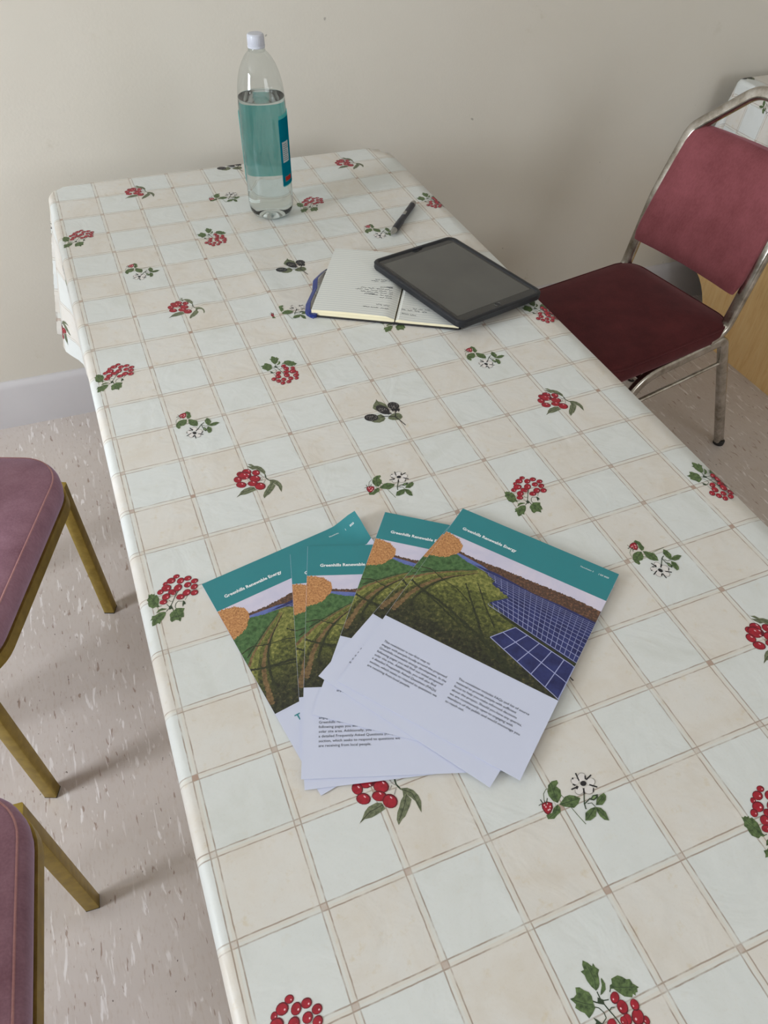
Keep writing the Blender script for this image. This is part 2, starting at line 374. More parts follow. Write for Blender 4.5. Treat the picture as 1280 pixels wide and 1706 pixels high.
# ------------------------------------------------------------------ printed sprigs (tenths of a millimetre round their centre)
MOTIF = {
 'R1': [
  ('L','dgreen',9,[81,101,24,29,-25,-53,-65,-112,-113,-151]),
  ('L','dgreen',10,[-56,-107,-36,-140,-35,-182]),
  ('L','dgreen',7,[44,-54,13,-76,-5,-119,0,-154]),
  ('L','dgreen',6,[-53,0,-42,-25,-15,-35]),
  ('L','dgreen',7,[-188,-48,-146,-52]),
  ('L','dgreen',5,[164,-8,121,-67]),
  ('L','dgreen',6,[44,-54,100,-80]),
  ('L','dgreen',7,[-89,-53,-68,-94]),
  ('P','green',0,[-260,170,-246,155,-222,163,-212,147,-190,151,-197,128,-169,126,-161,93,-154,65,-168,11,-179,-26,-170,-55,-194,-58,-211,-43,-245,-54,-263,-35,-287,-9,-289,29,-282,64,-294,90,-269,118]),
  ('L','dgreen',5,[-252,137,-221,66,-186,-44]),
  ('P','green',0,[-117,-158,-134,-201,-162,-239,-196,-266,-212,-300,-233,-276,-263,-296,-299,-298,-295,-252,-281,-216,-308,-214,-286,-190,-277,-157,-245,-162,-213,-149,-176,-139,-146,-143]),
  ('L','dgreen',5,[-131,-161,-195,-185,-267,-246]),
  ('P','green',0,[4,-147,48,-160,93,-182,69,-222,69,-255,59,-300,32,-298,11,-350,-8,-323,-37,-307,-83,-322,-96,-289,-87,-251,-88,-214,-66,-186,-36,-173]),
  ('L','dgreen',5,[-10,-167,3,-238,9,-321]),
  ('P','green',0,[-225,-132,-192,-96,-152,-86,-113,-106,-96,-121,-134,-122,-171,-120,-210,-134]),
  ('P','dgreen',0,[98,-63,117,-91,117,-129,97,-125,76,-155,79,-122]),
  ('P','dgreen',0,[-73,-92,-41,-80,-32,-133,-75,-141]),
  ('P','dred',0,[133,303,122,292,107,285,89,285,74,291,63,303,58,316,62,331,73,342,88,348,105,348,121,342,132,331,136,317]),
  ('P','red',0,[125,304,116,295,103,289,88,289,75,294,65,304,62,316,65,327,74,337,87,342,102,343,115,337,124,328,128,316]),
  ('P','pink',0,[115,306,110,302,104,304,104,310,109,314,115,312]),
  ('P','dred',0,[-23,241,-33,229,-45,222,-59,221,-70,225,-77,235,-79,247,-74,261,-65,272,-52,280,-39,281,-28,277,-20,267,-19,254]),
  ('P','red',0,[-29,241,-37,232,-48,225,-59,224,-69,228,-75,236,-76,247,-72,258,-64,268,-54,274,-42,276,-33,272,-27,264,-25,253]),
  ('P','pink',0,[-36,242,-41,238,-45,240,-45,245,-40,249,-36,248]),
  ('P','dred',0,[74,255,59,239,38,230,14,229,-7,238,-22,253,-28,273,-22,293,-7,309,14,319,38,319,60,311,74,295,80,276]),
  ('P','red',0,[63,257,51,243,32,235,12,235,-6,242,-19,255,-23,272,-19,289,-6,303,12,311,33,311,51,304,63,291,68,274]),
  ('P','pink',0,[50,259,42,254,35,257,35,265,42,270,50,267]),
  ('P','dred',0,[170,218,156,202,137,191,116,190,99,196,87,211,84,229,91,249,105,266,124,276,145,278,162,271,174,257,177,238]),
  ('P','red',0,[161,219,149,205,133,196,115,195,100,200,91,212,88,228,93,245,106,259,122,268,139,270,154,264,164,252,166,236]),
  ('P','pink',0,[150,220,143,215,136,217,137,225,144,231,151,228]),
  ('P','dred',0,[260,223,247,210,229,202,209,202,190,209,178,222,173,238,178,255,190,268,208,276,229,276,247,269,260,256,264,239]),
  ('P','red',0,[250,224,240,213,224,207,207,206,192,212,181,223,177,237,181,251,191,263,207,269,224,269,240,263,250,252,254,238]),
  ('P','pink',0,[239,226,233,222,226,224,226,231,233,236,239,233]),
  ('P','dred',0,[324,154,311,141,293,134,274,133,256,140,244,153,240,169,244,185,257,198,275,206,294,206,312,200,324,187,328,171]),
  ('P','red',0,[315,155,304,144,289,138,272,137,257,143,247,154,243,168,247,182,258,193,273,199,290,200,305,194,315,183,319,169]),
  ('P','pink',0,[304,157,297,153,291,155,291,162,298,167,304,164]),
  ('P','dred',0,[7,164,-9,146,-33,136,-60,135,-83,144,-100,162,-106,184,-100,206,-83,224,-60,235,-33,235,-9,226,7,209,13,187]),
  ('P','red',0,[-5,166,-19,150,-39,142,-61,141,-82,149,-96,163,-101,182,-96,201,-82,216,-62,225,-39,226,-19,218,-5,203,0,185]),
  ('P','pink',0,[-19,168,-28,162,-37,166,-37,175,-28,181,-19,177]),
  ('P','dred',0,[126,122,109,103,87,91,64,89,44,97,31,113,28,135,36,158,52,177,74,189,98,192,118,184,131,167,133,145]),
  ('P','red',0,[115,123,101,107,83,97,63,95,46,101,35,115,32,134,39,153,53,169,71,180,91,182,108,175,119,161,122,143]),
  ('P','pink',0,[103,125,95,118,87,121,88,130,96,137,104,134]),
  ('P','dred',0,[236,127,223,113,204,104,184,103,166,110,155,123,151,140,157,158,170,173,188,182,209,183,226,176,238,163,241,145]),
  ('P','red',0,[227,128,216,116,200,108,183,107,168,113,158,125,155,139,160,154,171,167,187,174,204,175,219,170,229,158,232,143]),
  ('P','pink',0,[216,130,209,125,203,127,203,135,210,140,216,137]),
  ('P','dred',0,[300,72,287,57,268,47,249,46,231,52,220,66,218,83,224,102,237,117,256,127,276,128,293,122,304,108,307,90]),
  ('P','red',0,[292,73,280,60,264,52,247,50,233,56,224,67,221,82,226,98,238,111,254,119,270,120,285,115,294,103,297,88]),
  ('P','pink',0,[281,74,274,69,268,71,269,79,275,84,281,82]),
  ('P','dred',0,[-89,137,-101,123,-117,114,-135,113,-150,119,-160,131,-163,147,-158,164,-146,178,-130,187,-112,189,-96,183,-86,170,-83,154]),
  ('P','red',0,[-97,138,-107,126,-121,118,-136,117,-149,122,-158,133,-160,146,-156,161,-145,173,-131,180,-116,181,-103,176,-95,166,-92,152]),
  ('P','pink',0,[-106,139,-112,134,-118,136,-117,143,-111,148,-106,146]),
  ('P','dred',0,[29,96,17,82,1,74,-16,73,-31,79,-40,91,-43,106,-39,122,-27,135,-11,143,6,144,21,139,31,127,34,112]),
  ('P','red',0,[21,96,11,85,-2,78,-17,77,-29,82,-38,92,-40,105,-36,119,-26,130,-13,137,2,138,14,133,23,123,25,110]),
  ('P','pink',0,[12,98,6,93,1,95,1,102,7,106,12,104]),
  ('P','dred',0,[47,71,37,60,23,52,9,51,-3,56,-11,66,-13,79,-9,93,1,105,15,112,29,114,42,109,50,99,52,85]),
  ('P','red',0,[41,72,32,62,21,56,8,55,-2,59,-9,67,-11,79,-7,90,1,101,13,107,25,108,36,104,43,95,44,84]),
  ('P','pink',0,[33,73,28,69,23,71,24,76,29,80,33,79]),
  ('P','dred',0,[-31,42,-46,25,-67,14,-89,12,-108,20,-121,35,-124,55,-118,76,-103,94,-82,104,-60,106,-40,99,-28,83,-24,63]),
  ('P','red',0,[-41,43,-54,28,-71,19,-90,18,-106,24,-117,37,-120,54,-115,72,-102,87,-85,96,-66,97,-49,91,-38,78,-35,61]),
  ('P','pink',0,[-53,45,-60,39,-67,42,-67,50,-59,56,-52,53]),
  ('P','dred',0,[205,14,190,-3,169,-14,146,-16,127,-8,114,7,111,27,118,48,133,66,154,77,177,79,196,71,209,56,212,35]),
  ('P','red',0,[195,15,182,0,164,-9,145,-10,129,-4,118,9,115,26,121,44,134,59,152,68,171,70,187,63,198,50,201,33]),
  ('P','pink',0,[183,17,175,11,168,14,169,22,177,28,184,25]),
  ('P','dred',0,[287,-17,273,-32,254,-41,233,-42,215,-35,204,-22,200,-4,206,14,219,29,239,38,259,39,277,32,289,19,292,1]),
  ('P','red',0,[277,-16,266,-29,250,-37,232,-38,217,-32,207,-20,204,-5,209,10,220,23,237,31,254,32,269,26,279,14,282,-1]),
  ('P','pink',0,[266,-15,259,-20,253,-17,253,-10,260,-5,267,-7]),
  ('P','dred',0,[124,-22,111,-36,91,-43,70,-43,50,-35,36,-21,30,-4,35,13,48,26,67,34,89,34,109,26,123,12,128,-5]),
  ('P','red',0,[114,-21,103,-32,86,-38,68,-38,51,-32,39,-20,34,-6,38,9,49,20,66,27,84,27,101,20,113,8,118,-6]),
  ('P','pink',0,[102,-18,95,-23,88,-20,87,-13,94,-8,102,-11]),
  ('P','dred',0,[-77,-24,-89,-37,-107,-44,-127,-44,-145,-36,-158,-24,-164,-8,-160,8,-148,21,-130,28,-110,28,-91,20,-78,8,-73,-8]),
  ('P','red',0,[-86,-23,-96,-34,-111,-39,-129,-39,-144,-33,-155,-22,-160,-9,-157,5,-146,15,-131,21,-114,21,-98,15,-87,4,-83,-9]),
  ('P','pink',0,[-97,-21,-103,-25,-110,-22,-110,-16,-104,-12,-97,-14]),
 ],
 'R2': [
  ('L','dgreen',15,[126,73,118,6,143,-57]),
  ('L','gry',10,[66,102,88,29,115,-3]),
  ('L','gry',12,[37,-26,76,12]),
  ('L','gry',11,[65,-80,104,-31]),
  ('P','olv',0,[-60,388,-37,351,7,339,34,290,77,273,116,231,136,173,145,126,124,64,99,117,64,174,33,219,-9,224,-39,274,-63,322,-25,302,0,287,-33,338]),
  ('L','dolv',6,[-35,289,52,261,126,111]),
  ('P','olv',0,[-346,-217,-301,-178,-261,-131,-211,-99,-130,-89,-79,-108,-65,-176,-99,-184,-159,-197,-218,-205,-285,-194]),
  ('L','dolv',6,[-329,-203,-217,-149,-71,-132]),
  ('P','olv',0,[153,-72,167,-98,199,-185,154,-241,115,-278,76,-314,45,-323,-8,-363,-8,-312,23,-252,65,-206,100,-157,137,-129]),
  ('L','dolv',6,[175,-122,112,-214,8,-329]),
  ('P','olv',0,[133,-42,206,-65,251,-109,275,-172,277,-236,237,-335,229,-280,226,-216,209,-178,175,-122,147,-69]),
  ('L','dolv',6,[150,-59,229,-133,242,-296]),
  ('P','dred',0,[-50,115,-62,91,-81,76,-103,72,-125,81,-141,100,-150,125,-148,153,-136,176,-117,192,-94,195,-73,187,-56,168,-48,142]),
  ('P','dred',0,[-132,173,-143,153,-162,140,-185,138,-208,147,-226,165,-236,189,-235,214,-224,234,-205,247,-182,249,-159,240,-141,222,-131,198]),
  ('P','red',0,[-143,175,-152,157,-168,146,-188,145,-208,152,-223,168,-231,188,-231,209,-222,226,-205,237,-185,239,-166,231,-150,216,-142,195]),
  ('P','dred',0,[-31,183,-44,161,-67,148,-95,146,-122,157,-144,178,-156,204,-156,232,-143,254,-121,268,-92,269,-65,259,-42,238,-31,211]),
  ('P','red',0,[-44,185,-55,166,-75,155,-98,153,-122,162,-140,180,-151,203,-150,226,-139,245,-120,257,-96,258,-73,249,-54,231,-44,208]),
  ('P','dred',0,[-72,123,-88,92,-117,74,-151,71,-184,84,-211,110,-225,145,-224,182,-207,213,-179,232,-145,236,-111,222,-84,195,-70,160]),
  ('P','red',0,[-88,125,-102,98,-126,83,-155,80,-184,91,-206,114,-218,143,-217,175,-203,201,-179,217,-150,220,-121,209,-98,186,-87,156]),
  ('P','dred',0,[-194,85,-206,61,-226,46,-249,42,-272,51,-290,71,-299,97,-297,125,-286,149,-266,164,-242,168,-219,159,-202,139,-193,113]),
  ('P','red',0,[-206,85,-216,65,-232,52,-252,49,-272,57,-287,73,-294,96,-293,119,-283,140,-266,153,-246,156,-227,148,-212,131,-204,109]),
  ('P','dred',0,[-160,-35,-173,-56,-196,-69,-225,-69,-255,-58,-278,-37,-292,-10,-292,16,-279,38,-256,51,-226,51,-197,40,-173,19,-160,-8]),
  ('P','red',0,[-174,-33,-185,-51,-204,-62,-229,-62,-254,-52,-274,-35,-286,-12,-286,11,-275,29,-255,40,-230,40,-205,30,-185,12,-174,-10]),
  ('P','dred',0,[72,127,60,106,41,92,17,90,-6,99,-24,117,-33,142,-32,167,-20,189,-1,202,23,205,46,196,64,177,74,153]),
  ('P','red',0,[61,128,51,110,34,98,14,97,-5,104,-20,120,-28,140,-27,162,-17,180,-1,192,19,194,39,186,54,170,62,150]),
  ('P','dred',0,[49,12,34,-13,8,-27,-25,-28,-57,-16,-82,8,-96,38,-96,68,-81,93,-55,107,-23,109,10,96,35,72,49,42]),
  ('P','red',0,[33,14,21,-7,-2,-19,-29,-20,-56,-10,-78,10,-90,36,-89,61,-77,83,-55,95,-27,96,0,85,22,65,34,40]),
  ('P','dred',0,[-6,-68,-19,-87,-43,-98,-73,-97,-103,-85,-128,-65,-142,-40,-143,-15,-130,4,-106,15,-76,14,-46,2,-21,-18,-7,-43]),
  ('P','red',0,[-21,-66,-31,-82,-52,-91,-77,-90,-103,-80,-124,-63,-136,-42,-137,-21,-126,-4,-106,5,-80,4,-54,-6,-33,-23,-21,-45]),
  ('P','dred',0,[71,-151,55,-178,30,-194,-1,-196,-31,-185,-55,-161,-67,-130,-66,-98,-51,-71,-25,-54,6,-51,36,-63,60,-87,72,-118]),
  ('P','red',0,[56,-149,43,-172,21,-186,-5,-188,-30,-178,-50,-158,-61,-132,-60,-104,-47,-81,-25,-67,1,-65,27,-75,47,-95,57,-122]),
  ('P','pink',0,[-53,209,-61,210,-69,223,-69,235,-60,234,-52,221]),
  ('P','pink',0,[-125,156,-133,156,-141,169,-141,181,-132,180,-125,168]),
  ('P','pink',0,[-221,102,-230,102,-237,115,-237,127,-229,126,-221,114]),
  ('P','pink',0,[-200,-8,-208,-7,-216,6,-216,18,-208,17,-200,4]),
  ('P','pink',0,[50,137,42,137,34,150,35,162,43,161,51,149]),
  ('P','pink',0,[16,52,8,53,0,66,1,78,9,77,17,64]),
  ('P','pink',0,[-51,-34,-59,-33,-66,-21,-66,-9,-58,-10,-50,-22]),
  ('P','pink',0,[32,-110,24,-109,16,-97,16,-85,25,-86,32,-99]),
  ('P','pink',0,[-76,137,-84,137,-92,150,-92,162,-83,162,-76,149]),
  ('P','pink',0,[-113,81,-121,82,-129,94,-128,106,-120,105,-112,93]),
 ],
 'W': [
  ('L','green',6,[-292,80,-267,136,-221,167,-170,161,-136,125,-107,43,-89,-66,-69,-160,-42,-263]),
  ('P','green',0,[-183,193,-129,216,-75,207,-77,177,-113,157,-93,112,-116,54,-184,8,-217,43,-230,100,-221,141,-197,168]),
  ('L','dgreen',6,[-143,192,-169,97,-183,15]),
  ('P','green',0,[-178,-9,-88,36,-41,35,6,9,43,-31,-5,-71,-64,-91,-105,-67,-151,-42]),
  ('L','dgreen',6,[-172,-12,-76,-21,21,-30]),
  ('P','green',0,[-191,-4,-183,-36,-204,-78,-249,-89,-293,-110,-351,-91,-346,-50,-283,-54,-246,-18]),
  ('L','dgreen',6,[-194,-10,-248,-61,-331,-84]),
  ('P','dred',0,[-334,61,-275,62,-232,31,-251,-16,-296,-50,-331,-55,-347,-30,-350,16]),
  ('P','red',0,[-329,51,-280,54,-244,26,-261,-12,-296,-38,-325,-44,-336,-22,-341,16]),
  ('P','pink',0,[-302,15,-310,9,-317,12,-316,21,-309,26,-302,24]),
  ('P','pink',0,[-296,-20,-304,-26,-311,-23,-310,-14,-302,-9,-295,-11]),
  ('P','pink',0,[-263,3,-271,-3,-278,0,-277,9,-269,14,-262,12]),
  ('P','pink',0,[-306,35,-314,29,-321,32,-320,40,-312,46,-306,43]),
  ('P','pink',0,[-277,38,-285,32,-292,35,-291,43,-284,49,-277,46]),
  ('P','pink',0,[-280,-19,-288,-25,-295,-22,-294,-14,-286,-8,-279,-11]),
  ('L','dgreen',9,[-323,100,-320,58]),
  ('L','dgreen',6,[-367,52,-347,58,-325,57]),
  ('L','dgreen',8,[-253,87,-294,37]),
  ('L','dgreen',7,[-292,80,-298,57]),
  ('P','gry',0,[207,125,191,109,170,99,149,98,130,105,118,120,116,139,123,158,139,175,159,185,181,186,200,178,212,164,214,145]),
  ('P','wht',0,[202,124,188,109,169,100,149,99,133,106,122,119,120,136,126,154,140,168,159,177,179,179,196,172,206,159,208,141]),
  ('P','gry',0,[112,105,97,97,79,97,62,104,49,116,43,131,44,147,53,160,68,167,86,168,103,161,116,149,123,133,121,117]),
  ('P','wht',0,[112,105,99,98,83,98,68,104,56,115,50,129,51,143,60,155,73,161,89,162,105,156,116,145,122,131,121,116]),
  ('P','gry',0,[266,52,252,38,233,29,213,29,195,36,183,49,181,66,187,83,201,98,220,106,240,107,258,99,270,86,272,69]),
  ('P','wht',0,[258,54,246,41,228,34,210,34,194,40,184,52,181,67,187,83,199,95,217,103,235,103,251,97,261,85,264,70]),
  ('P','gry',0,[109,20,95,6,76,-3,56,-4,39,3,27,17,24,34,31,51,45,66,64,75,84,75,102,68,113,55,116,38]),
  ('P','wht',0,[109,24,97,11,80,3,61,3,46,9,35,21,33,36,38,52,51,65,68,73,87,74,102,68,113,55,115,40]),
  ('P','gry',0,[212,-13,197,-28,175,-36,152,-36,132,-28,118,-13,114,5,120,23,135,38,157,46,180,46,200,38,214,23,218,5]),
  ('P','wht',0,[206,-8,193,-21,174,-28,153,-28,135,-21,122,-8,118,9,124,25,138,39,157,46,178,46,196,39,208,26,212,9]),
  ('P','blk',0,[176,71,166,62,154,57,139,58,127,63,119,71,116,82,119,94,128,102,141,107,155,107,168,102,176,93,179,82]),
  ('L','blk',13,[133,200,123,120]),
  ('L','blk',13,[266,128,193,104]),
  ('L','blk',14,[6,73,78,74]),
  ('L','blk',15,[255,0,195,50]),
  ('L','blk',16,[123,41,101,-10]),
  ('L','blk',23,[54,61,82,80]),
  ('L','blk',19,[72,167,83,159]),
  ('L','blk',14,[207,144,189,109]),
  ('L','blk',15,[47,113,66,93]),
  ('L','blk',11,[214,5,190,-27]),
  ('L','dgreen',10,[98,-9,48,-92,35,-144]),
  ('L','dgreen',9,[42,-97,132,-67]),
  ('L','dgreen',7,[77,-103,118,-112,131,-154]),
  ('P','green',0,[144,-145,185,-95,236,-78,281,-71,286,-106,259,-139,201,-167]),
  ('L','dgreen',6,[155,-142,267,-91]),
  ('P','green',0,[129,-157,76,-154,10,-171,-30,-233,13,-250,85,-236,121,-193]),
  ('L','dgreen',6,[120,-164,-4,-229]),
  ('P','green',0,[129,-157,173,-185,194,-237,180,-317,141,-294,122,-251,120,-207]),
  ('L','dgreen',6,[131,-165,176,-301]),
  ('P','dgreen',0,[119,-80,169,-52,219,-61,205,-88,150,-100]),
  ('P','lgreen',0,[141,-78,170,-63,197,-70,183,-80,155,-87]),
 ],
 'B': [
  ('P','olv',0,[-149,129,-106,204,-48,264,-19,313,-17,257,29,217,70,148,75,59,-11,17,-117,58]),
  ('L','dolv',6,[-23,292,-25,151]),
  ('P','olv',0,[-155,-54,-87,-38,-61,-90,-57,-155,-99,-201,-173,-218,-247,-185,-278,-147]),
  ('L','dolv',6,[-172,-131,-68,-108]),
  ('P','olv',0,[-21,-158,46,-110,108,-92,175,-112,196,-158,191,-218,148,-254,94,-254,23,-232,-15,-192]),
  ('L','dolv',6,[-4,-165,88,-174,187,-212]),
  ('P','blk',0,[54,25,95,9,221,-18,221,-50,184,-89,175,-54,139,-83,131,-37,98,-51,99,-14]),
  ('P','blk',0,[-149,-104,-172,-133,-210,-150,-255,-150,-298,-133,-331,-103,-348,-66,-344,-28,-322,2,-284,19,-238,19,-195,2,-161,-28,-145,-66]),
  ('P','gry',0,[-256,-113,-261,-112,-263,-104,-258,-99,-254,-105]),
  ('P','gry',0,[-273,-25,-279,-29,-284,-23,-281,-17,-274,-18]),
  ('P','gry',0,[-177,-102,-183,-102,-186,-95,-182,-90,-177,-94]),
  ('P','gry',0,[-263,-141,-268,-139,-268,-130,-264,-127,-260,-133]),
  ('P','gry',0,[-212,-52,-216,-48,-215,-38,-210,-36,-209,-44]),
  ('P','gry',0,[-232,-123,-234,-117,-230,-107,-226,-108,-227,-117]),
  ('P','gry',0,[-304,-43,-308,-39,-306,-30,-302,-28,-300,-36]),
  ('P','gry',0,[-197,-116,-201,-113,-200,-103,-195,-101,-193,-109]),
  ('P','gry',0,[-256,-82,-258,-76,-254,-67,-250,-67,-251,-76]),
  ('P','gry',0,[-311,-60,-313,-54,-309,-45,-304,-45,-305,-55]),
  ('P','gry',0,[-237,-6,-242,-5,-244,4,-239,8,-235,2]),
  ('P','gry',0,[-224,-47,-226,-40,-221,-31,-217,-32,-219,-42]),
  ('P','gry',0,[-227,-65,-233,-67,-237,-61,-233,-55,-227,-57]),
  ('P','gry',0,[-253,-141,-258,-140,-259,-131,-255,-127,-251,-133]),
  ('P','gry',0,[-259,-47,-264,-44,-264,-35,-259,-32,-256,-39]),
  ('P','gry',0,[-279,-82,-283,-79,-282,-70,-277,-67,-275,-75]),
  ('P','gry',0,[-297,-19,-301,-15,-299,-5,-295,-4,-293,-12]),
  ('P','gry',0,[-178,-73,-179,-66,-174,-57,-170,-59,-172,-68]),
  ('P','gry',0,[-252,-55,-255,-49,-251,-40,-247,-40,-247,-49]),
  ('P','gry',0,[-170,-87,-174,-84,-174,-75,-169,-72,-166,-80]),
  ('P','gry',0,[-246,-52,-249,-47,-245,-37,-241,-37,-241,-47]),
  ('P','gry',0,[-264,-48,-269,-51,-274,-46,-271,-39,-265,-41]),
  ('P','gry',0,[-174,-35,-179,-38,-184,-32,-181,-26,-174,-28]),
  ('P','gry',0,[-219,-44,-224,-46,-228,-40,-225,-34,-219,-37]),
  ('P','gry',0,[-286,-118,-288,-112,-284,-103,-280,-103,-280,-113]),
  ('P','gry',0,[-196,-100,-202,-103,-207,-98,-204,-92,-197,-93]),
  ('P','blk',0,[50,-54,20,-75,-17,-73,-56,-48,-87,-5,-106,48,-108,99,-92,140,-62,162,-24,159,15,134,46,90,65,37,66,-14]),
  ('P','gry',0,[-18,66,-20,72,-16,81,-12,81,-13,71]),
  ('P','gry',0,[25,21,24,28,29,37,33,36,30,26]),
  ('P','gry',0,[-31,24,-35,28,-34,37,-29,40,-27,32]),
  ('P','gry',0,[4,23,-2,24,-3,32,2,37,6,31]),
  ('P','gry',0,[-27,58,-33,55,-38,60,-35,66,-28,65]),
  ('P','gry',0,[7,47,6,53,10,63,15,61,13,52]),
  ('P','gry',0,[19,44,14,46,13,55,18,58,22,52]),
  ('P','gry',0,[-74,63,-79,66,-78,76,-73,78,-71,70]),
  ('P','gry',0,[-68,71,-70,78,-65,87,-61,86,-63,76]),
  ('P','gry',0,[-62,52,-66,56,-63,66,-59,67,-58,58]),
  ('P','gry',0,[-33,6,-34,13,-29,21,-25,20,-27,10]),
  ('P','gry',0,[-63,65,-69,61,-74,66,-71,72,-64,72]),
  ('P','gry',0,[-70,34,-76,31,-81,35,-78,42,-71,41]),
  ('P','gry',0,[-45,88,-51,85,-55,90,-52,97,-46,95]),
  ('P','gry',0,[-41,73,-45,78,-43,88,-38,89,-37,81]),
  ('P','gry',0,[-76,6,-79,11,-77,20,-72,21,-71,12]),
  ('P','gry',0,[-8,27,-11,31,-9,41,-5,43,-3,34]),
  ('P','gry',0,[11,31,6,32,5,41,10,45,13,39]),
  ('P','gry',0,[-40,63,-45,63,-47,72,-42,76,-38,71]),
  ('P','gry',0,[-46,11,-51,14,-50,24,-45,26,-43,18]),
  ('P','gry',0,[-46,8,-49,13,-46,23,-41,23,-41,14]),
  ('P','gry',0,[26,7,23,12,25,22,30,23,31,14]),
  ('P','gry',0,[-40,17,-43,22,-40,32,-35,32,-35,23]),
  ('P','gry',0,[-25,15,-30,16,-31,25,-27,29,-23,23]),
  ('P','gry',0,[-18,53,-23,53,-25,61,-21,66,-16,61]),
  ('P','gry',0,[-76,-4,-81,-2,-82,7,-77,11,-73,4]),
  ('P','blk',0,[237,19,212,-10,177,-23,138,-18,105,4,82,39,75,81,86,120,111,149,146,162,185,157,219,135,241,99,248,58]),
  ('P','gry',0,[182,73,176,74,174,82,179,87,183,82]),
  ('P','gry',0,[148,127,143,128,143,137,147,141,151,135]),
  ('P','gry',0,[158,45,154,48,154,57,159,60,162,53]),
  ('P','gry',0,[158,-1,155,5,159,15,164,15,163,5]),
  ('P','gry',0,[160,34,157,39,161,49,166,49,165,40]),
  ('P','gry',0,[147,122,142,122,140,130,145,135,149,130]),
  ('P','gry',0,[169,35,167,40,170,50,175,51,174,41]),
  ('P','gry',0,[148,35,142,36,141,45,146,49,150,43]),
  ('P','gry',0,[123,55,122,62,126,71,131,70,129,61]),
  ('P','gry',0,[160,52,159,58,163,68,168,67,166,57]),
  ('P','gry',0,[232,91,227,92,226,101,231,105,235,99]),
  ('P','gry',0,[234,61,228,60,225,67,229,73,235,69]),
  ('P','gry',0,[184,121,180,125,182,135,187,137,189,129]),
  ('P','gry',0,[140,76,135,76,133,84,137,89,142,84]),
  ('P','gry',0,[159,48,154,52,155,61,160,64,162,56]),
  ('P','gry',0,[130,15,124,12,120,17,123,23,129,22]),
  ('P','gry',0,[212,74,210,80,214,90,219,89,217,79]),
  ('P','gry',0,[227,81,223,84,224,94,229,97,231,89]),
  ('P','gry',0,[216,40,210,38,207,45,211,51,217,48]),
  ('P','gry',0,[129,21,124,23,124,33,129,36,132,29]),
  ('P','gry',0,[93,48,88,52,90,62,95,64,96,56]),
  ('P','gry',0,[138,45,136,51,140,61,145,61,144,51]),
  ('P','gry',0,[106,76,101,76,99,84,104,89,108,84]),
  ('P','gry',0,[157,17,154,23,157,32,162,32,162,23]),
  ('P','gry',0,[164,1,163,7,167,16,172,16,170,6]),
  ('P','gry',0,[210,115,204,111,199,115,201,122,208,122]),
  ('L','blk',13,[-99,-102,9,-133,84,-167,118,-263,157,-407]),
  ('L','blk',13,[95,-171,141,-62]),
  ('P','blk',0,[31,-31,75,-90,11,-97,-7,-58]),
 ],
}
# ------------------------------------------------------------------ the room
def struct(o): o['kind'] = 'structure'; return o
WA = -math.radians(2.72)                                   # the back wall is not quite square to the table
def wall_y(x): return .298 - .0475*x
def slab(name, lo, hi, mat): return struct(box(name, lo, hi, mat))

slab('floor', (-3.1, -4.2, -.1), (3.6, .9, 0), M['floor'])
slab('ceiling', (-3.1, -4.2, 2.6), (3.6, .9, 2.7), M['ceiling'])
w = slab('wall_back', (-3.2, 0, 0), (4.2, .12, 2.6), M['wall']); w.location = (0, .298, 0); w.rotation_euler = (0, 0, WA)
b = bmesh.new()
loft(b, [[(x, -.017, 0), (x, -.017, .128), (x, -.013, .138), (x, -.006, .145), (x, 0, .146), (x, 0, 0)] for x in (-2.91, 3.55)])
s = struct(obj('baseboard_back', b, M['skirting'])); s.location = (0, .298, 0); s.rotation_euler = (0, 0, WA)
slab('wall_right', (3.5, -4.2, 0), (3.62, .9, 2.6), M['wall'])
# left wall with a wide window
WX = -2.9; WY0, WY1, WZ0, WZ1 = -1.65, -.75, .95, 2.3
bm = bmesh.new()
bm_box(bm, (WX-.2, -4.2, 0), (WX, .9, WZ0)); bm_box(bm, (WX-.2, -4.2, WZ1), (WX, .9, 2.6))
bm_box(bm, (WX-.2, -4.2, WZ0), (WX, WY0, WZ1)); bm_box(bm, (WX-.2, WY1, WZ0), (WX, .9, WZ1))
struct(obj('wall_left', bm, M['wall'], smooth=False))
g = NT('window_glass')
tr = g.n.new('ShaderNodeBsdfTransparent'); gl = g.n.new('ShaderNodeBsdfGlossy'); gl.inputs['Roughness'].default_value = .02
mx = g.n.new('ShaderNodeMixShader'); mx.inputs[0].default_value = .06
g.l.new(tr.outputs[0], mx.inputs[1]); g.l.new(gl.outputs[0], mx.inputs[2]); g.l.new(mx.outputs[0], g.out.inputs[0])
def window(name, loc, rz, w_, hh):
    """two-light window; local +x points into the room"""
    win = struct(empty(name, loc, rz)); hw = w_/2
    bm = bmesh.new()
    for lo, hi in (((-.03, -hw, 0), (.03, -hw+.06, hh)), ((-.03, hw-.06, 0), (.03, hw, hh)), ((-.03, -hw+.06, 0), (.03, hw-.06, .06)), ((-.03, -hw+.06, hh-.06), (.03, hw-.06, hh)), ((-.025, -.03, .06), (.025, .03, hh-.06))):
        bm_box(bm, lo, hi)
    struct(obj('window_frame', bm, M['frame_white'], win, smooth=False))
    bm = bmesh.new(); bm_box(bm, (-.004, -hw+.06, .06), (.004, -.03, hh-.06)); bm_box(bm, (-.004, .03, .06), (.004, hw-.06, hh-.06))
    struct(obj('window_pane', bm, g.m, win, smooth=False))
    bm = bmesh.new(); bm_box(bm, (.03, -hw-.06, -.035), (.24, hw+.06, 0)); bevel_all(bm, .008)
    struct(obj('window_sill', bm, M['frame_white'], win))
window('window_1', (WX-.1, (WY0+WY1)/2, WZ0), 0, WY1-WY0, WZ1-WZ0)
